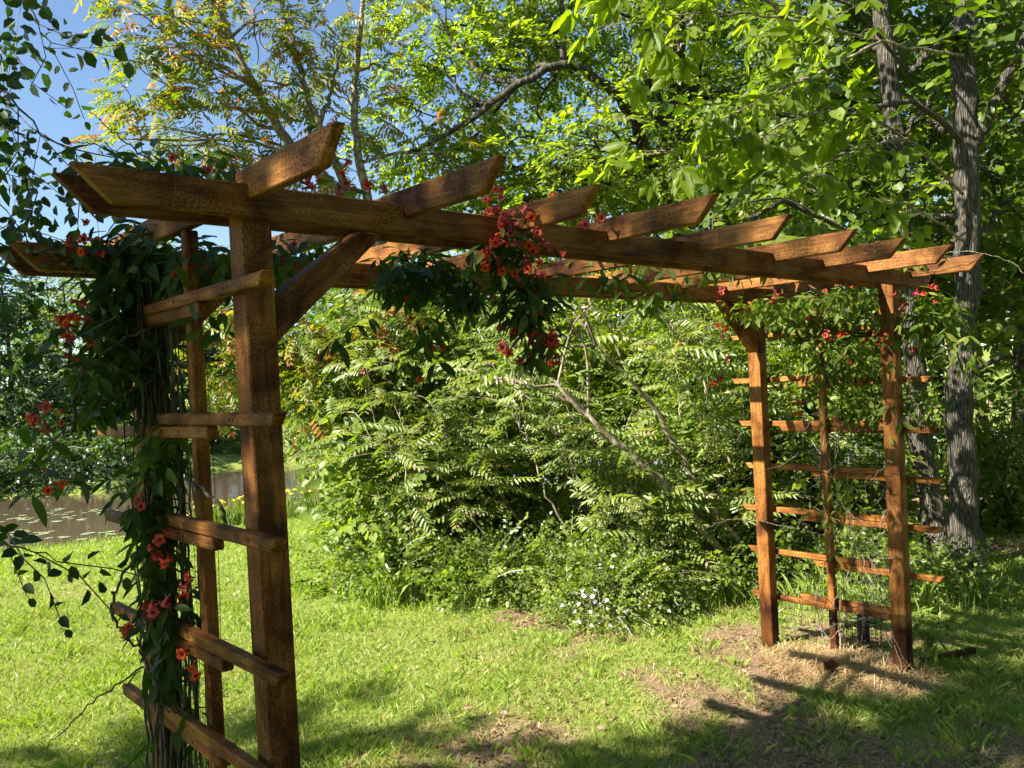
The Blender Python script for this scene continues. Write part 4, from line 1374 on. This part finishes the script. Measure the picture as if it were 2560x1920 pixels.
# ---------------------------------------------------------------- thicket
FROND_ME = [mesh_np("frond", *a, M['frond']) for a in TPL['frond']]
SAP = [  # (ground x, depth, stem points (x, y, d), lean fronds)
    (1540, 7.5, [(1580, 1225, 7.2), (1450, 1060, 6.9), (1340, 960, 6.8), (1250, 880, 6.7), (1180, 800, 6.7)], .04, "leaning grey sapling stem crossing the thicket, lowest of the two diagonals"),
    (1580, 7.7, [(1620, 1225, 7.3), (1500, 1030, 7.0), (1400, 860, 6.9), (1300, 760, 6.8), (1215, 650, 6.8)], .032, "leaning sapling stem, upper of the two diagonals in the thicket"),
    (1630, 7.9, [(1615, 1210, 7.9), (1590, 1040, 7.9), (1540, 900, 7.9), (1510, 780, 7.9), (1470, 660, 7.9)], .022, "thin pale sapling just left of the back right post"),
    (1100, 8.4, [(1150, 1180, 8.4), (1080, 1060, 8.2), (1000, 960, 8.0), (900, 880, 7.9)], .022, "pinnate-leaved sapling leaning left in the middle of the thicket"),
    (960, 8.6, [(1000, 1190, 8.6), (950, 1080, 8.4), (880, 1000, 8.2), (800, 965, 8.0)], .02, "pinnate-leaved sapling arching over the lawn at the thicket's left end"),
    (1250, 9.0, [(1290, 1190, 9.0), (1230, 1020, 8.8), (1160, 860, 8.6), (1090, 720, 8.5)], .02, "upright pinnate-leaved sapling behind the hanging flowers"),
    (1400, 7.9, [(1420, 1230, 7.7), (1390, 1150, 7.5), (1340, 1070, 7.4), (1290, 1020, 7.3)], .016, "low pinnate-leaved sapling at the front of the thicket"),
    (1500, 7.4, [(1520, 1270, 7.4), (1480, 1190, 7.2), (1400, 1120, 7.1), (1360, 1090, 7.0)], .014, "small pinnate-leaved sapling nearest the lawn beside the white roses"),
    (830, 9.0, [(900, 1190, 9.0), (850, 1060, 8.8), (820, 940, 8.6), (790, 850, 8.5)], .02, "pinnate-leaved sapling beside the pond at the thicket's left edge"),
    (1560, 7.6, [(1590, 1260, 7.6), (1560, 1120, 7.5), (1545, 1000, 7.4), (1500, 900, 7.3)], .015, "broad-fronded sapling in front of the back right post"),
    (1240, 7.7, [(1250, 1200, 7.7), (1180, 1060, 7.6), (1130, 930, 7.6), (1090, 860, 7.6)], .014, "thin bare stem leaning left below the hanging red flowers"),
    (1330, 7.7, [(1340, 1210, 7.7), (1270, 1070, 7.6), (1215, 960, 7.5), (1180, 890, 7.5)], .012, "thin bare stem beside the lower diagonal sapling"),
    (1480, 8.0, [(1485, 1200, 8.0), (1475, 1000, 7.9), (1468, 850, 7.9), (1455, 690, 7.9)], .013, "thin upright bare stem right of the diagonal saplings"),
    (1060, 7.7, [(1070, 1190, 7.7), (990, 1080, 7.6), (930, 1010, 7.5), (850, 965, 7.4)], .012, "thin arching bare stem at the lower left of the thicket"),
    (900, 7.9, [(905, 1200, 7.9), (880, 1080, 7.8), (872, 960, 7.8), (860, 850, 7.8)], .014, "thin upright bare stem at the left end of the thicket"),
    (1390, 7.4, [(1400, 1230, 7.4), (1330, 1130, 7.3), (1285, 1060, 7.3), (1220, 1010, 7.3)], .01, "shortest bare stem at the front of the thicket"),
]
for k, (x0, d0, ctrl, r0, lab) in enumerate(SAP):
    rng = np.random.default_rng(500 + k)
    base = on_ground(P(*ctrl[0]))
    root = empty("sumac_sapling", base, lab, "sapling", "saplings of the thicket")
    g = Geo()
    main = smooth_line([base] + [P(*c) for c in ctrl], 30, .012, rng)
    g.add(*tube_arrays(main, np.linspace(r0, r0 * .3, 30), 7, .04), 0)
    lines = [main]
    few = k < 2 or k > 9
    for _ in range(4 if few else 9):
        i = int(rng.integers(20 if few else 9, 29))
        dv = norm(np.gradient(main, axis=0)[i]) * .6 + rng.normal(0, .6, 3) + [0, 0, .35]
        dv = dv + norm(CAM - main[i]) * .25
        ln = bend(main[i], main[i] + norm(dv) * rng.uniform(.5, 1.1), rng, .06, 9)
        g.add(*tube_arrays(ln, np.linspace(r0 * .4, .004, 9), 4), 0)
        lines.append(ln)
    mobj("stem", g.mesh("sapling_stem", M['bark_grey'], True), root)
    pos, X, Z = [], [], []
    for ln in lines:
        n = len(ln)
        for _ in range((9 if ln is not main else 14) if not few else (6 if k < 2 else 3)):
            i = int(rng.integers(int(n * .45), n))
            a = rng.uniform(0, 6.28)
            d = norm(np.array([math.cos(a), math.sin(a), rng.normal(.1, .25)]) + norm(CAM - ln[i]) * .25)
            pos.append(ln[i] + rng.normal(0, .015, 3))
            X.append(d)
            Z.append(np.array([0, 0, 1.0]) + SUN_DIR * .7 + norm(CAM - ln[i]) * .25 + rng.normal(0, .25, 3))
    Rm = rot_frame(np.array(X), np.array(Z))
    for i in range(len(pos)):
        o = bpy.data.objects.new("frond", FROND_ME[int(rng.integers(0, 5))])
        COL.objects.link(o)
        o.parent = root
        s = rng.uniform(.55, 1.05)
        o.matrix_basis = Matrix.Translation(-WLOC[root.name]) @ Matrix([[*(Rm[i][a] * s), pos[i][a]] for a in range(3)] + [[0, 0, 0, 1]])

# broad-leaved shrubs filling the thicket
rng = np.random.default_rng(600)
FILL = [(790, 860, 9.6, .7, 'shrub'), (830, 740, 9.6, .7, 'broad'), (860, 900, 9.3, .8, 'broad'), (960, 780, 9.6, .9, 'broad'), (1050, 900, 9.3, .8, 'broad'), (1120, 740, 9.6, .9, 'broad'), (1010, 680, 9.8, .8, 'broad'), (1250, 760, 10.2, .9, 'canopy'), (1380, 720, 9.8, .9, 'canopy'), (1490, 700, 9.4, .8, 'canopy'), (1440, 850, 9.6, .8, 'canopy'),
        (1560, 830, 9.0, .7, 'broad'), (1600, 960, 8.8, .6, 'broad'), (860, 1000, 9.0, .6, 'shrub'), (900, 1060, 8.6, .65, 'shrub'), (1000, 1020, 8.9, .7, 'broad'), (1130, 1020, 9.4, .7, 'broad'), (830, 1120, 8.4, .5, 'shrub'), (1680, 760, 8.4, .6, 'canopy'), (1700, 900, 8.0, .55, 'broad'), (1780, 1000, 8.0, .55, 'canopy'), (1850, 880, 8.4, .6, 'broad'),
        (1700, 1080, 7.8, .5, 'canopy'), (1860, 1090, 8.0, .5, 'broad'), (1790, 780, 8.6, .6, 'canopy'), (1900, 700, 8.6, .6, 'broad'), (2150, 900, 10.5, .7, 'broad'), (2180, 1080, 10.0, .6, 'broad'), (1330, 1080, 10.5, .8, 'broad'), (1240, 900, 10.6, .8, 'broad'), (1450, 1010, 10.4, .8, 'broad'), (2230, 940, 9.5, .6, 'broad'), (2210, 1180, 9.5, .5, 'broad')]
for k, (x, y, d, r, mt) in enumerate(FILL):
    c = P(x, y, d)
    b = on_ground(c + [rng.normal(0, .2), rng.normal(0, .2), 0])
    side = "left" if x < 1000 else ("middle" if x < 1640 else "right")
    lab = {"left": "broad-leaved shrub packed into the left part of the thicket", "middle": "broad-leaved shrub packed into the middle of the thicket", "right": "leafy understorey shrub behind the right trellis end"}[side]
    sidx = [j for j, q_ in enumerate(FILL) if ("left" if q_[0] < 1000 else ("middle" if q_[0] < 1640 else "right")) == side]
    lab = lab + ", " + rank([FILL[j][0] + .01 * FILL[j][1] for j in sidx], sidx.index(k)) + " from the left"
    trs = []
    for _ in range(4):
        trs.append(([b + np.append(rng.normal(0, .12, 2), 0), b + (c - b) * .5 + rng.normal(0, .12, 3), c + rng.normal(0, .25, 3) + [0, 0, r * .3]], .016, .005))
    bl = [(c, (r, r, r * .75), 1)] + [(c + rng.normal(0, r * .5, 3) - [0, 0, r * .5 * (i > 0)], (r * .7, r * .7, r * .5), .9) for i in range(3)]
    make_tree("thicket_shrub", lab, b, trs, bl, 250, 'maple' if (k % 5 == 2) else ('broad_s' if mt != 'shrub' else 'broad_s'), .95, M['thicket' if mt == 'broad' else mt], M['bark_grey'], 610 + k, group="thicket shrubs, " + side, category="shrub", gap=.4, inner=.3, limb_r=.01, sub=2, sides=5, toff=.03 * (k % 3))

# low small-leaved shrubs along the edge of the lawn
EDGE = [(790, 1280, .40, .42), (870, 1290, .40, .40), (930, 1285, .38, .34), (1030, 1300, .42, .36), (1130, 1300, .42, .38), (1240, 1310, .36, .36), (1330, 1320, .42, .40), (1430, 1310, .46, .46), (1530, 1290, .42, .44), (810, 1205, .36, .45), (900, 1210, .5, .55), (1100, 1215, .5, .5), (1620, 1270, .3, .3), (1720, 1290, .35, .3), (1830, 1270, .35, .32), (1770, 1240, .4, .4), (1990, 1300, .3, .25), (1500, 1230, .45, .6), (1250, 1235, .45, .5)]
for k, (x, y, r, h) in enumerate(EDGE):
    b = on_ground(gpt(x, y - 12))
    bl = [(b + [rng.normal(0, .1), rng.normal(0, .1), h * .6], (r, r, h * .62), 1), (b + [rng.normal(0, r * .6), rng.normal(0, r * .6), h * .4], (r * .7, r * .7, h * .5), .8), (b + [rng.normal(0, r * .6), rng.normal(0, r * .6), h * .8], (r * .5, r * .5, h * .4), .6)]
    trs = [([b + np.append(rng.normal(0, .06, 2), 0), b + np.append(rng.normal(0, .15, 2), h * .6)], .007, .003) for _ in range(5)]
    lab = "low small-leaved shrub along the lawn edge of the thicket" if x < 1600 else "low leafy plant growing behind the right trellis end"
    eidx = [j for j, q_ in enumerate(EDGE) if (q_[0] < 1600) == (x < 1600)]
    lab = lab + ", " + rank([EDGE[j][0] for j in eidx], eidx.index(k)) + " from the left"
    make_tree("edge_shrub", lab, b, trs, bl, 230, 'shrub', 1.0, M['shrub'], M['bark_grey'], 700 + k, group="low shrubs along the lawn edge" if x < 1600 else "low plants behind the right trellis end", category="shrub", gap=.3, inner=.25, limb_r=.005, sub=1, sides=4, droop=-.1, flat=1.0, toff=.05)

# white rose blossoms at the lawn edge
def rose(rng):
    g = Geo()
    for k in range(5):
        a = k * 1.2566
        c, s = math.cos(a), math.sin(a)
        V = np.array([(0, 0, 0), (.011, -.009, .002), (.021, 0, .006), (.011, .009, .002)])
        Rz = np.array([[c, -s, 0], [s, c, 0], [0, 0, 1]])
        g.add(V @ Rz.T, [(0, 1, 2, 3)], .5)
    return g.arrays()


rng = np.random.default_rng(800)
b = on_ground(gpt(1300, 1345))
root = empty("white_rose_bush", b, "low rose bush dotted with white blossoms at the lawn edge", "rose bush")
g = Geo()
for _ in range(9):
    e = b + np.append(rng.normal(0, .28, 2), rng.uniform(.1, .4))
    g.add(*tube_arrays(smooth_line([b + np.append(rng.normal(0, .05, 2), 0), (b + e) / 2 + [0, 0, .12], e], 8), np.linspace(.005, .002, 8), 4), 0)
mobj("stem", g.mesh("rose_stem", M['bark_grey'], True), root)
p, d = blob_points([(b + [0, 0, .2], (.4, .34, .26)), (b + [.2, -.1, .12], (.3, .25, .16))], 200, rng, .3, gap=.25)
X, Z = orient(d, rng, 1.0, -.1)
V, F, T = place('shrub', p, X, Z, .9, rng, .2, .1)
tag(mobj("foliage", mesh_np("rose_foliage", V, F, T, M['shrub']), root), kind="stuff")
ROSE_ME = [mesh_np("rose_blossom", *rose(rng)[:2], None, M['white_petal'])]
for (x, y) in [(1262, 1290), (1250, 1305), (1275, 1322), (1290, 1330), (1258, 1275), (1330, 1345), (1345, 1335), (1318, 1352), (1305, 1300), (1310, 1338), (1240, 1320), (1268, 1340), (1352, 1322), (1285, 1300), (1322, 1225), (1296, 1228)] + [(1250 + rng.normal(30, 30), 1318 + rng.normal(0, 22)) for _ in range(10)]:
    q = P(x, y, 6.25 + rng.uniform(-.1, .15))
    o = bpy.data.objects.new("blossom", ROSE_ME[0])
    COL.objects.link(o)
    o.parent = root
    z = norm(norm(CAM - q) + rng.normal(0, .4, 3) + [0, 0, .6])
    Rr = rot_frame(np.cross(z, [0.3, .2, 1.]), z) * rng.uniform(.7, 1.15)
    o.matrix_basis = Matrix.Translation(-WLOC[root.name]) @ Matrix([[*Rr[a], q[a]] for a in range(3)] + [[0, 0, 0, 1]])

# ---------------------------------------------------------------- pond edge: irises and lily pads
rng = np.random.default_rng(900)
for k, (x, y) in enumerate(((430, 1122), (448, 1118), (470, 1120), (490, 1112), (508, 1108), (525, 1105), (540, 1108), (630, 1098), (650, 1096), (672, 1092), (555, 1104), (610, 1100))):
    dd = 14.9 + (x - 430) * .008
    b = on_ground(P(x, y, dd))
    root = empty("yellow_iris", b, "yellow flag iris clump at the pond edge, %s clump from the left" % rank((430, 448, 470, 490, 508, 525, 540, 630, 650, 672, 555, 610), k), "iris", "irises along the pond edge")
    g = Geo()
    for _ in range(34):
        a = b + np.append(rng.normal(0, .16, 2), -.05)
        h = rng.uniform(.35, .7)
        e = a + np.append(rng.normal(0, .1, 2), h)
        w = norm(rng.normal(0, 1, 3) * [1, 1, 0]) * .012
        m = (a + e) / 2 + np.append(rng.normal(0, .02, 2), .03)
        g.add([a - w, a + w, m + w, m - w], [(0, 1, 2, 3)], rng.uniform(.3, .8))
        g.add([m - w, m + w, e + w * .1, e - w * .1], [(0, 1, 2, 3)], rng.uniform(.3, .8))
    tag(mobj("leaves", g.mesh("iris_leaves", M['shrub']), root), kind="stuff")
    for _ in range(3):
        c = b + np.append(rng.normal(0, .13, 2), rng.uniform(.4, .62))
        g = Geo()
        for q in range(5):
            a = q * 1.2566 + rng.uniform(0, 1)
            v = np.array([math.cos(a), math.sin(a), 0])
            t = np.array([-v[1], v[0], 0])
            g.add([c, c + v * .03 + t * .02 + [0, 0, .015], c + v * .052 + [0, 0, -.02], c + v * .03 - t * .02 + [0, 0, .02]], [(0, 1, 2, 3)], 0)
        mobj("bloom", g.mesh("iris_bloom", M['yellow_petal']), root)

PAD_ME = []
for k in range(4):
    n = 14
    ang = np.linspace(.22, 2 * math.pi - .22, n)
    rr = 1 + .06 * np.sin(ang * 3 + k)
    V = [(0, 0, 0)] + [(r * math.cos(a), r * math.sin(a), .03 * math.sin(a * 5 + k)) for a, r in zip(ang, rr)]
    V2 = [(v[0], v[1], v[2] - .05) for v in V]
    n1 = n + 1
    F = [(0, i, i + 1, i + 1) for i in range(1, n)]
    bm = bmesh.new()
    vs = [bm.verts.new(v) for v in V]
    for i in range(1, n):
        bm.faces.new((vs[0], vs[i], vs[i + 1]))
    r_ = bmesh.ops.extrude_face_region(bm, geom=bm.faces[:])
    for e in r_['geom']:
        if isinstance(e, bmesh.types.BMVert):
            e.co.z += .05
    bmesh.ops.recalc_face_normals(bm, faces=bm.faces)
    me = bpy.data.meshes.new("lily_pad")
    bm.to_mesh(me)
    bm.free()
    me.materials.append(M['lily'])
    PAD_ME.append(me)
for k in range(80):
    if k < 34:
        cx_, cy_ = ((95, 1102), (150, 1112), (205, 1106), (70, 1122), (180, 1122))[int(rng.integers(0, 5))]
        x, y = rng.normal(cx_, 22), rng.normal(cy_, 3.5)
    elif k < 42:
        x, y = rng.uniform(0, 60), rng.normal(1120, 14)
    elif k < 74:
        x, y = rng.uniform(0, 290), 1158 + rng.normal(0, 7) - rng.uniform(0, .05) * 100
    else:
        x, y = rng.uniform(620, 700), rng.normal(1078, 6)
    f = FOC * 2560
    dv = _fw + (x * K - 1280) / f * _rt - (y * K - 960) / f * _up
    t = (WATER_Z + .004 - CAM[2]) / dv[2]
    q = CAM + t * dv
    o = bpy.data.objects.new("lily_pad", PAD_ME[k % 4])
    COL.objects.link(o)
    s = rng.uniform(.05, .1)
    o.location = (q[0], q[1], WATER_Z + .006 + .002 * (k % 5))
    o.scale = (s, s, s * .6)
    o.rotation_euler = (0, 0, rng.uniform(0, 6.28))
    tag(o, "pale lily pad floating on the brown pond at the left", "lily pad", "lily pads on the pond")

# ---------------------------------------------------------------- things round the right-hand posts
rng = np.random.default_rng(950)
mc = np.array([L_ + .0, .38, 0.0])
root = empty("straw_mound", mc, "low mound of dry straw at the foot of the right trellis end", "straw")
a = np.linspace(0, 2 * math.pi, 25)[:-1]
V, F = [], []
for i, (r, z) in enumerate(((.42, -.03), (.34, .01), (.22, .035), (.1, .05), (.01, .055))):
    for t in a:
        k = 1 + .18 * math.sin(3 * t + i) + .1 * math.sin(7 * t)
        V.append((mc[0] - .08 + r * k * math.cos(t) * .8, mc[1] - .04 + r * k * math.sin(t) * 1.1, z))
for i in range(4):
    for j in range(24):
        F.append((i * 24 + j, i * 24 + (j + 1) % 24, (i + 1) * 24 + (j + 1) % 24, (i + 1) * 24 + j))
mobj("mound", mesh_np("straw_mound", np.array(V), np.array(F), np.full(len(V), .3), M['straw'], True), root)
g = Geo()
for _ in range(2600):
    t, r = rng.uniform(0, 6.28), .5 * rng.random() ** .6
    c = np.array([mc[0] - .08 + r * math.cos(t) * .85, mc[1] - .04 + r * math.sin(t) * 1.15, .06 * (1 - (r / .5) ** 1.6) + rng.uniform(0, .03)])
    v = norm(rng.normal(0, 1, 3) * [1, 1, .25]) * rng.uniform(.04, .12)
    w = norm(np.cross(v, [0, 0, 1])) * .0016
    m = c + [0, 0, rng.uniform(-.01, .02)]
    g.add([c - v - w, c - v + w, m + w, m - w], [(0, 1, 2, 3)], rng.uniform(0, 1))
    g.add([m - w, m + w, c + v + w, c + v - w], [(0, 1, 2, 3)], rng.uniform(0, 1))
tag(mobj("straw", g.mesh("straw", M['straw']), root), kind="stuff")

# short notched brown stake in front of the mound
q = gpt(1797, 1470)
q[2] = 0.0
r_ = norm(_r0)
stake = prism("wooden_stake", [q + r_ * -.03 - [0, 0, .03], q + r_ * .035 - [0, 0, .03], q + r_ * .045 + [0, 0, .1], q + r_ * .01 + [0, 0, .125], q + r_ * -.02 + [0, 0, .105], q + r_ * -.045 + [0, 0, .13]], np.array([_fw[0], _fw[1], 0]) * .02, (0, 0, 1), None, None, .001)
tag(stake, "short split brown stake in front of the straw mound", "stake")
# loose orange slat lying on the grass right of the front right post
q = gpt(1995, 1445)
q[2] = .025
tag(prism("loose_slat", [q, q + np.array([.42, -.16, .0]), q + np.array([.42, -.16, .035]), q + np.array([0, 0, .035])], (0.012, .034, 0), (.42, -.16, 0), None), "loose orange slat lying on the ground by the front right post", "slat")
# black stake and wire cage behind the trellis
q = gpt(1868, 1405)
q[2] = 0
root = empty("plant_cage", q, "black wire plant cage round a black stake behind the right trellis end", "plant cage")
for dx in (-.035, .05):
    prism("stake", [q + [dx, 0, -.1], q + [dx + .03, 0, -.1], q + [dx + .03, 0, .31], q + [dx, 0, .31]], (0, .03, 0), (0, 0, 1), root, M['black'], .002)
g = Geo()
for i in range(16):
    t = i / 16 * 6.283
    g.add(*tube_arrays([q + [.11 * math.cos(t), .11 * math.sin(t), z] for z in (0, .15, .3)], .0016, 4), 0)
for z in np.arange(.01, .31, .025):
    g.add(*tube_arrays([q + [.11 * math.cos(t), .11 * math.sin(t), z] for t in np.linspace(0, 6.283, 20)], .0016, 4), 0)
mobj("cage", g.mesh("cage", M['wire']), root)
# pale object half hidden behind the front right post
q = gpt(1905, 1232) + [0, 0, .03]
pl = prism("pale_panel", [q, q + r_ * .75 + [0, 0, -.02], q + r_ * .75 + [0, 0, .01], q + [0, 0, .03]], np.array([_fw[0], _fw[1], .12]) * .22, r_, None, M['lavender'], .003)
tag(pl, "pale lavender flat board half hidden behind the front right post", "board")

# ---------------------------------------------------------------- grass, weeds, litter
rng = np.random.default_rng(1000)
NB = 380000
d = 3.2 * (24 / 3.2) ** (rng.random(NB) ** 1.05)
l = (rng.random(NB) * 2 - 1) * (0.80 * d + .8)
xy = CAM[None, :2] + l[:, None] * _r0[None, :2] + d[:, None] * np.array([math.sin(YAW), math.cos(YAW)])[None]
t = turf_amount(xy)
tuft = sstep(.52, .7, noise2(xy, 3.2, 41))
dn = np.interp(l, _nl, _nd)
keep = (rng.random(NB) < np.clip(t * .9 + .25 * tuft, 0, 1) + .10) & (d < dn - .15)
keep &= ~((np.abs(xy[:, 0] - .04) < .06) & (np.abs(xy[:, 1] - .04) < .06))
xy, d, t, tuft = xy[keep], d[keep], t[keep], tuft[keep]
n = len(xy)
z = ground_z(xy)
h = rng.uniform(.018, .045, n) * (0.75 + .6 * tuft + .3 * t) * (1 + .25 * sstep(6, 14, d))
w = (.0010 + .0003 * d) * rng.uniform(.7, 1.3, n)
az = rng.uniform(0, 6.283, n)
wx = np.stack([np.cos(az), np.sin(az), np.zeros(n)], -1) * w[:, None]
lean = np.stack([rng.normal(0, .5, n), rng.normal(0, .5, n), np.ones(n)], -1)
lean = lean * h[:, None]
B = np.concatenate([xy, (z - .004)[:, None]], 1)
Mid = B + lean * np.array([.35, .35, .6])
V = np.stack([B - wx, B + wx, Mid + wx * .75, B + lean], 1).reshape(-1, 3)
F = (np.arange(n) * 4)[:, None] + np.array([[0, 1, 2, 3]])
tt = np.clip(.42 + .35 * (noise2(xy, 1.3, 77) - .5) * 2 + rng.normal(0, .14, n) + .1 * sstep(5, 12, d), .13, 1)
tt = np.where(rng.random(n) < .10 + .25 * (1 - t), rng.uniform(0, .1, n), tt)
tag(mobj("grass", mesh_np("grass", V, F, np.repeat(tt, 4), M['grass'])), "short green lawn grass with worn patches", "grass", kind="stuff")

# dry thatch lying on thin ground
nt_ = 60000
d = 3.3 * (12 / 3.3) ** rng.random(nt_)
l = (rng.random(nt_) * 2 - 1) * (.78 * d + .3)
xy = CAM[None, :2] + l[:, None] * _r0[None, :2] + d[:, None] * np.array([math.sin(YAW), math.cos(YAW)])[None]
ta = turf_amount(xy)
xy = xy[(rng.random(nt_) < np.clip(1.1 - ta, 0.12, 1)) & (d < 9)]
n = len(xy)
c = np.concatenate([xy, ground_z(xy)[:, None] + rng.uniform(.002, .022, (n, 1))], 1)
v = norm(rng.normal(0, 1, (n, 3)) * [1, 1, .22]) * rng.uniform(.015, .05, (n, 1))
wv = norm(np.cross(v, np.array([0, 0, 1.]))) * rng.uniform(.0012, .0024, (n, 1))
V = np.stack([c - v - wv, c - v + wv, c + v + wv * .3, c + v - wv * .3], 1).reshape(-1, 3)
tag(mobj("thatch", mesh_np("thatch", V, np.arange(n * 4).reshape(-1, 4), np.repeat(rng.random(n) * .8, 4), M['straw'])), "dry straw-coloured thatch lying on the worn ground", "thatch", kind="stuff")

# taller tufts and weeds
ntf = 300
d = 3.4 * (10 / 3.4) ** rng.random(ntf)
l = (rng.random(ntf) * 2 - 1) * .75 * d
xy = CAM[None, :2] + l[:, None] * _r0[None, :2] + d[:, None] * np.array([math.sin(YAW), math.cos(YAW)])[None]
keep = rng.random(ntf) < np.where(noise2(xy, .9, 55) > .5, .9, .25)
xy = xy[keep]
Vs = []
tl = []
for c in xy:
    m = int(rng.integers(18, 46))
    z0 = float(ground_z(c[None])[0])
    r = rng.uniform(.02, .07)
    bxy = c + rng.normal(0, r, (m, 2))
    hh = rng.uniform(.03, .085, m)
    out = (bxy - c) / r * .35 + rng.normal(0, .35, (m, 2))
    az = rng.uniform(0, 6.28, m)
    ww = np.stack([np.cos(az), np.sin(az), np.zeros(m)], -1) * .0015
    B = np.concatenate([bxy, np.full((m, 1), z0 - .004)], 1)
    le = np.concatenate([out, np.ones((m, 1))], 1) * hh[:, None]
    Vs.append(np.stack([B - ww, B + ww, B + le * [.35, .35, .65] + ww * .8, B + le], 1).reshape(-1, 3))
    tl.append(np.repeat(np.clip(rng.normal(.45, .12, m) + rng.normal(0, .06), .15, 1), 4))
V = np.concatenate(Vs)
F = np.arange(len(V)).reshape(-1, 4)
tag(mobj("grass_tufts", mesh_np("grass_tufts", V, F, np.concatenate(tl), M['grass'])), "taller grass tufts scattered over the lawn", "grass", kind="stuff")

# tall rank grass along the foot of the thicket and sedge at the pond edge
Vs, tl = [], []
spots = [(gpt(x, y), rng.uniform(.18, .42), 26, .09) for x, y in zip(rng.uniform(740, 1330, 70), rng.uniform(1215, 1318, 70))]
spots += [(gpt(x, y), rng.uniform(.2, .35), 24, .07) for x, y in zip(rng.uniform(1330, 2180, 40), rng.uniform(1255, 1330, 40))]
for lq in np.linspace(-13, 1, 110):
    q = from_ld(lq, float(np.interp(lq, _nl, _nd)) - .35 + rng.normal(0, .22))
    spots.append((np.array([q[0], q[1], float(ground_z(q[None])[0])]), rng.uniform(.06, .2), 22, .16))
for c, hmax, m, r in spots:
    B = c + np.concatenate([rng.normal(0, r, (m, 2)), np.full((m, 1), -.01)], 1)
    hh = hmax * rng.uniform(.5, 1, m)
    az = rng.uniform(0, 6.28, m)
    ww = np.stack([np.cos(az), np.sin(az), np.zeros(m)], -1) * (.0022 + .0004 * np.linalg.norm(c - CAM) * .6)
    le = np.concatenate([rng.normal(0, .28, (m, 2)), np.ones((m, 1))], 1) * hh[:, None]
    m1, m2 = B + le * [.25, .25, .5], B + le * [.6, .6, .85]
    Vs.append(np.stack([B - ww, B + ww, m1 + ww * .9, m1 - ww * .9, m1 - ww * .9, m1 + ww * .9, m2 + ww * .6, B + le], 1).reshape(-1, 3))
    tl.append(np.repeat(np.clip(rng.normal(.42, .14, m), .1, 1), 8))
V = np.concatenate(Vs)
tag(mobj("tall_grass", mesh_np("tall_grass", V, np.arange(len(V)).reshape(-1, 4), np.concatenate(tl), M['grass'])), "tall rank grass at the foot of the thicket and along the pond edge", "grass", kind="stuff")

# low broad-leaved weeds in the lawn
nw = 900
d = 3.6 * (8.5 / 3.6) ** rng.random(nw)
l = rng.uniform(-.55, .78, nw) * d
xy = CAM[None, :2] + l[:, None] * _r0[None, :2] + d[:, None] * np.array([math.sin(YAW), math.cos(YAW)])[None]
xy = xy[noise2(xy, 1.1, 61) > .54]
n = len(xy)
pos = np.concatenate([xy, ground_z(xy)[:, None] + .012], 1)
a = rng.uniform(0, 6.28, n)
V, F, T = place('shrub', pos, np.stack([np.cos(a), np.sin(a), np.full(n, .25)], -1), np.array([0, 0, 1.]) + rng.normal(0, .2, (n, 3)), rng.uniform(.25, .5, n), rng, .2, .1)
tag(mobj("lawn_weeds", mesh_np("lawn_weeds", V, F, T, M['shrub'])), "low broad-leaved weeds growing among the lawn grass", "weeds", kind="stuff")

# dead leaves and twigs on worn soil and under the trees
nl = 9000
d = 3.6 * (13 / 3.6) ** rng.random(nl)
l = (rng.random(nl) * 2 - 1) * (.78 * d)
xy = CAM[None, :2] + l[:, None] * _r0[None, :2] + d[:, None] * np.array([math.sin(YAW), math.cos(YAW)])[None]
keep = rng.random(nl) < np.clip(1.05 - turf_amount(xy) * 1.15, 0, 1)
xy = xy[keep]
n = len(xy)
pos = np.concatenate([xy, ground_z(xy)[:, None] + rng.uniform(.004, .02, (n, 1))], 1)
X = norm(rng.normal(0, 1, (n, 3)) * [1, 1, .15])
Z = np.array([0, 0, 1.]) + rng.normal(0, .35, (n, 3))
LV, LF = leaf_quads(1.0, .3, .5, .1, True)
Rm = rot_frame(X, Z)
sc_ = rng.uniform(.02, .055, n)
V = (np.einsum('nij,vj->nvi', Rm, LV) * sc_[:, None, None] + pos[:, None]).reshape(-1, 3)
F = (LF[None] + (np.arange(n) * 6)[:, None, None]).reshape(-1, 4)
tag(mobj("leaf_litter", mesh_np("leaf_litter", V, F, np.repeat(rng.random(n), 6), M['litter'])), "brown dead leaves strewn on worn soil and under the trees", "leaf litter", kind="stuff")
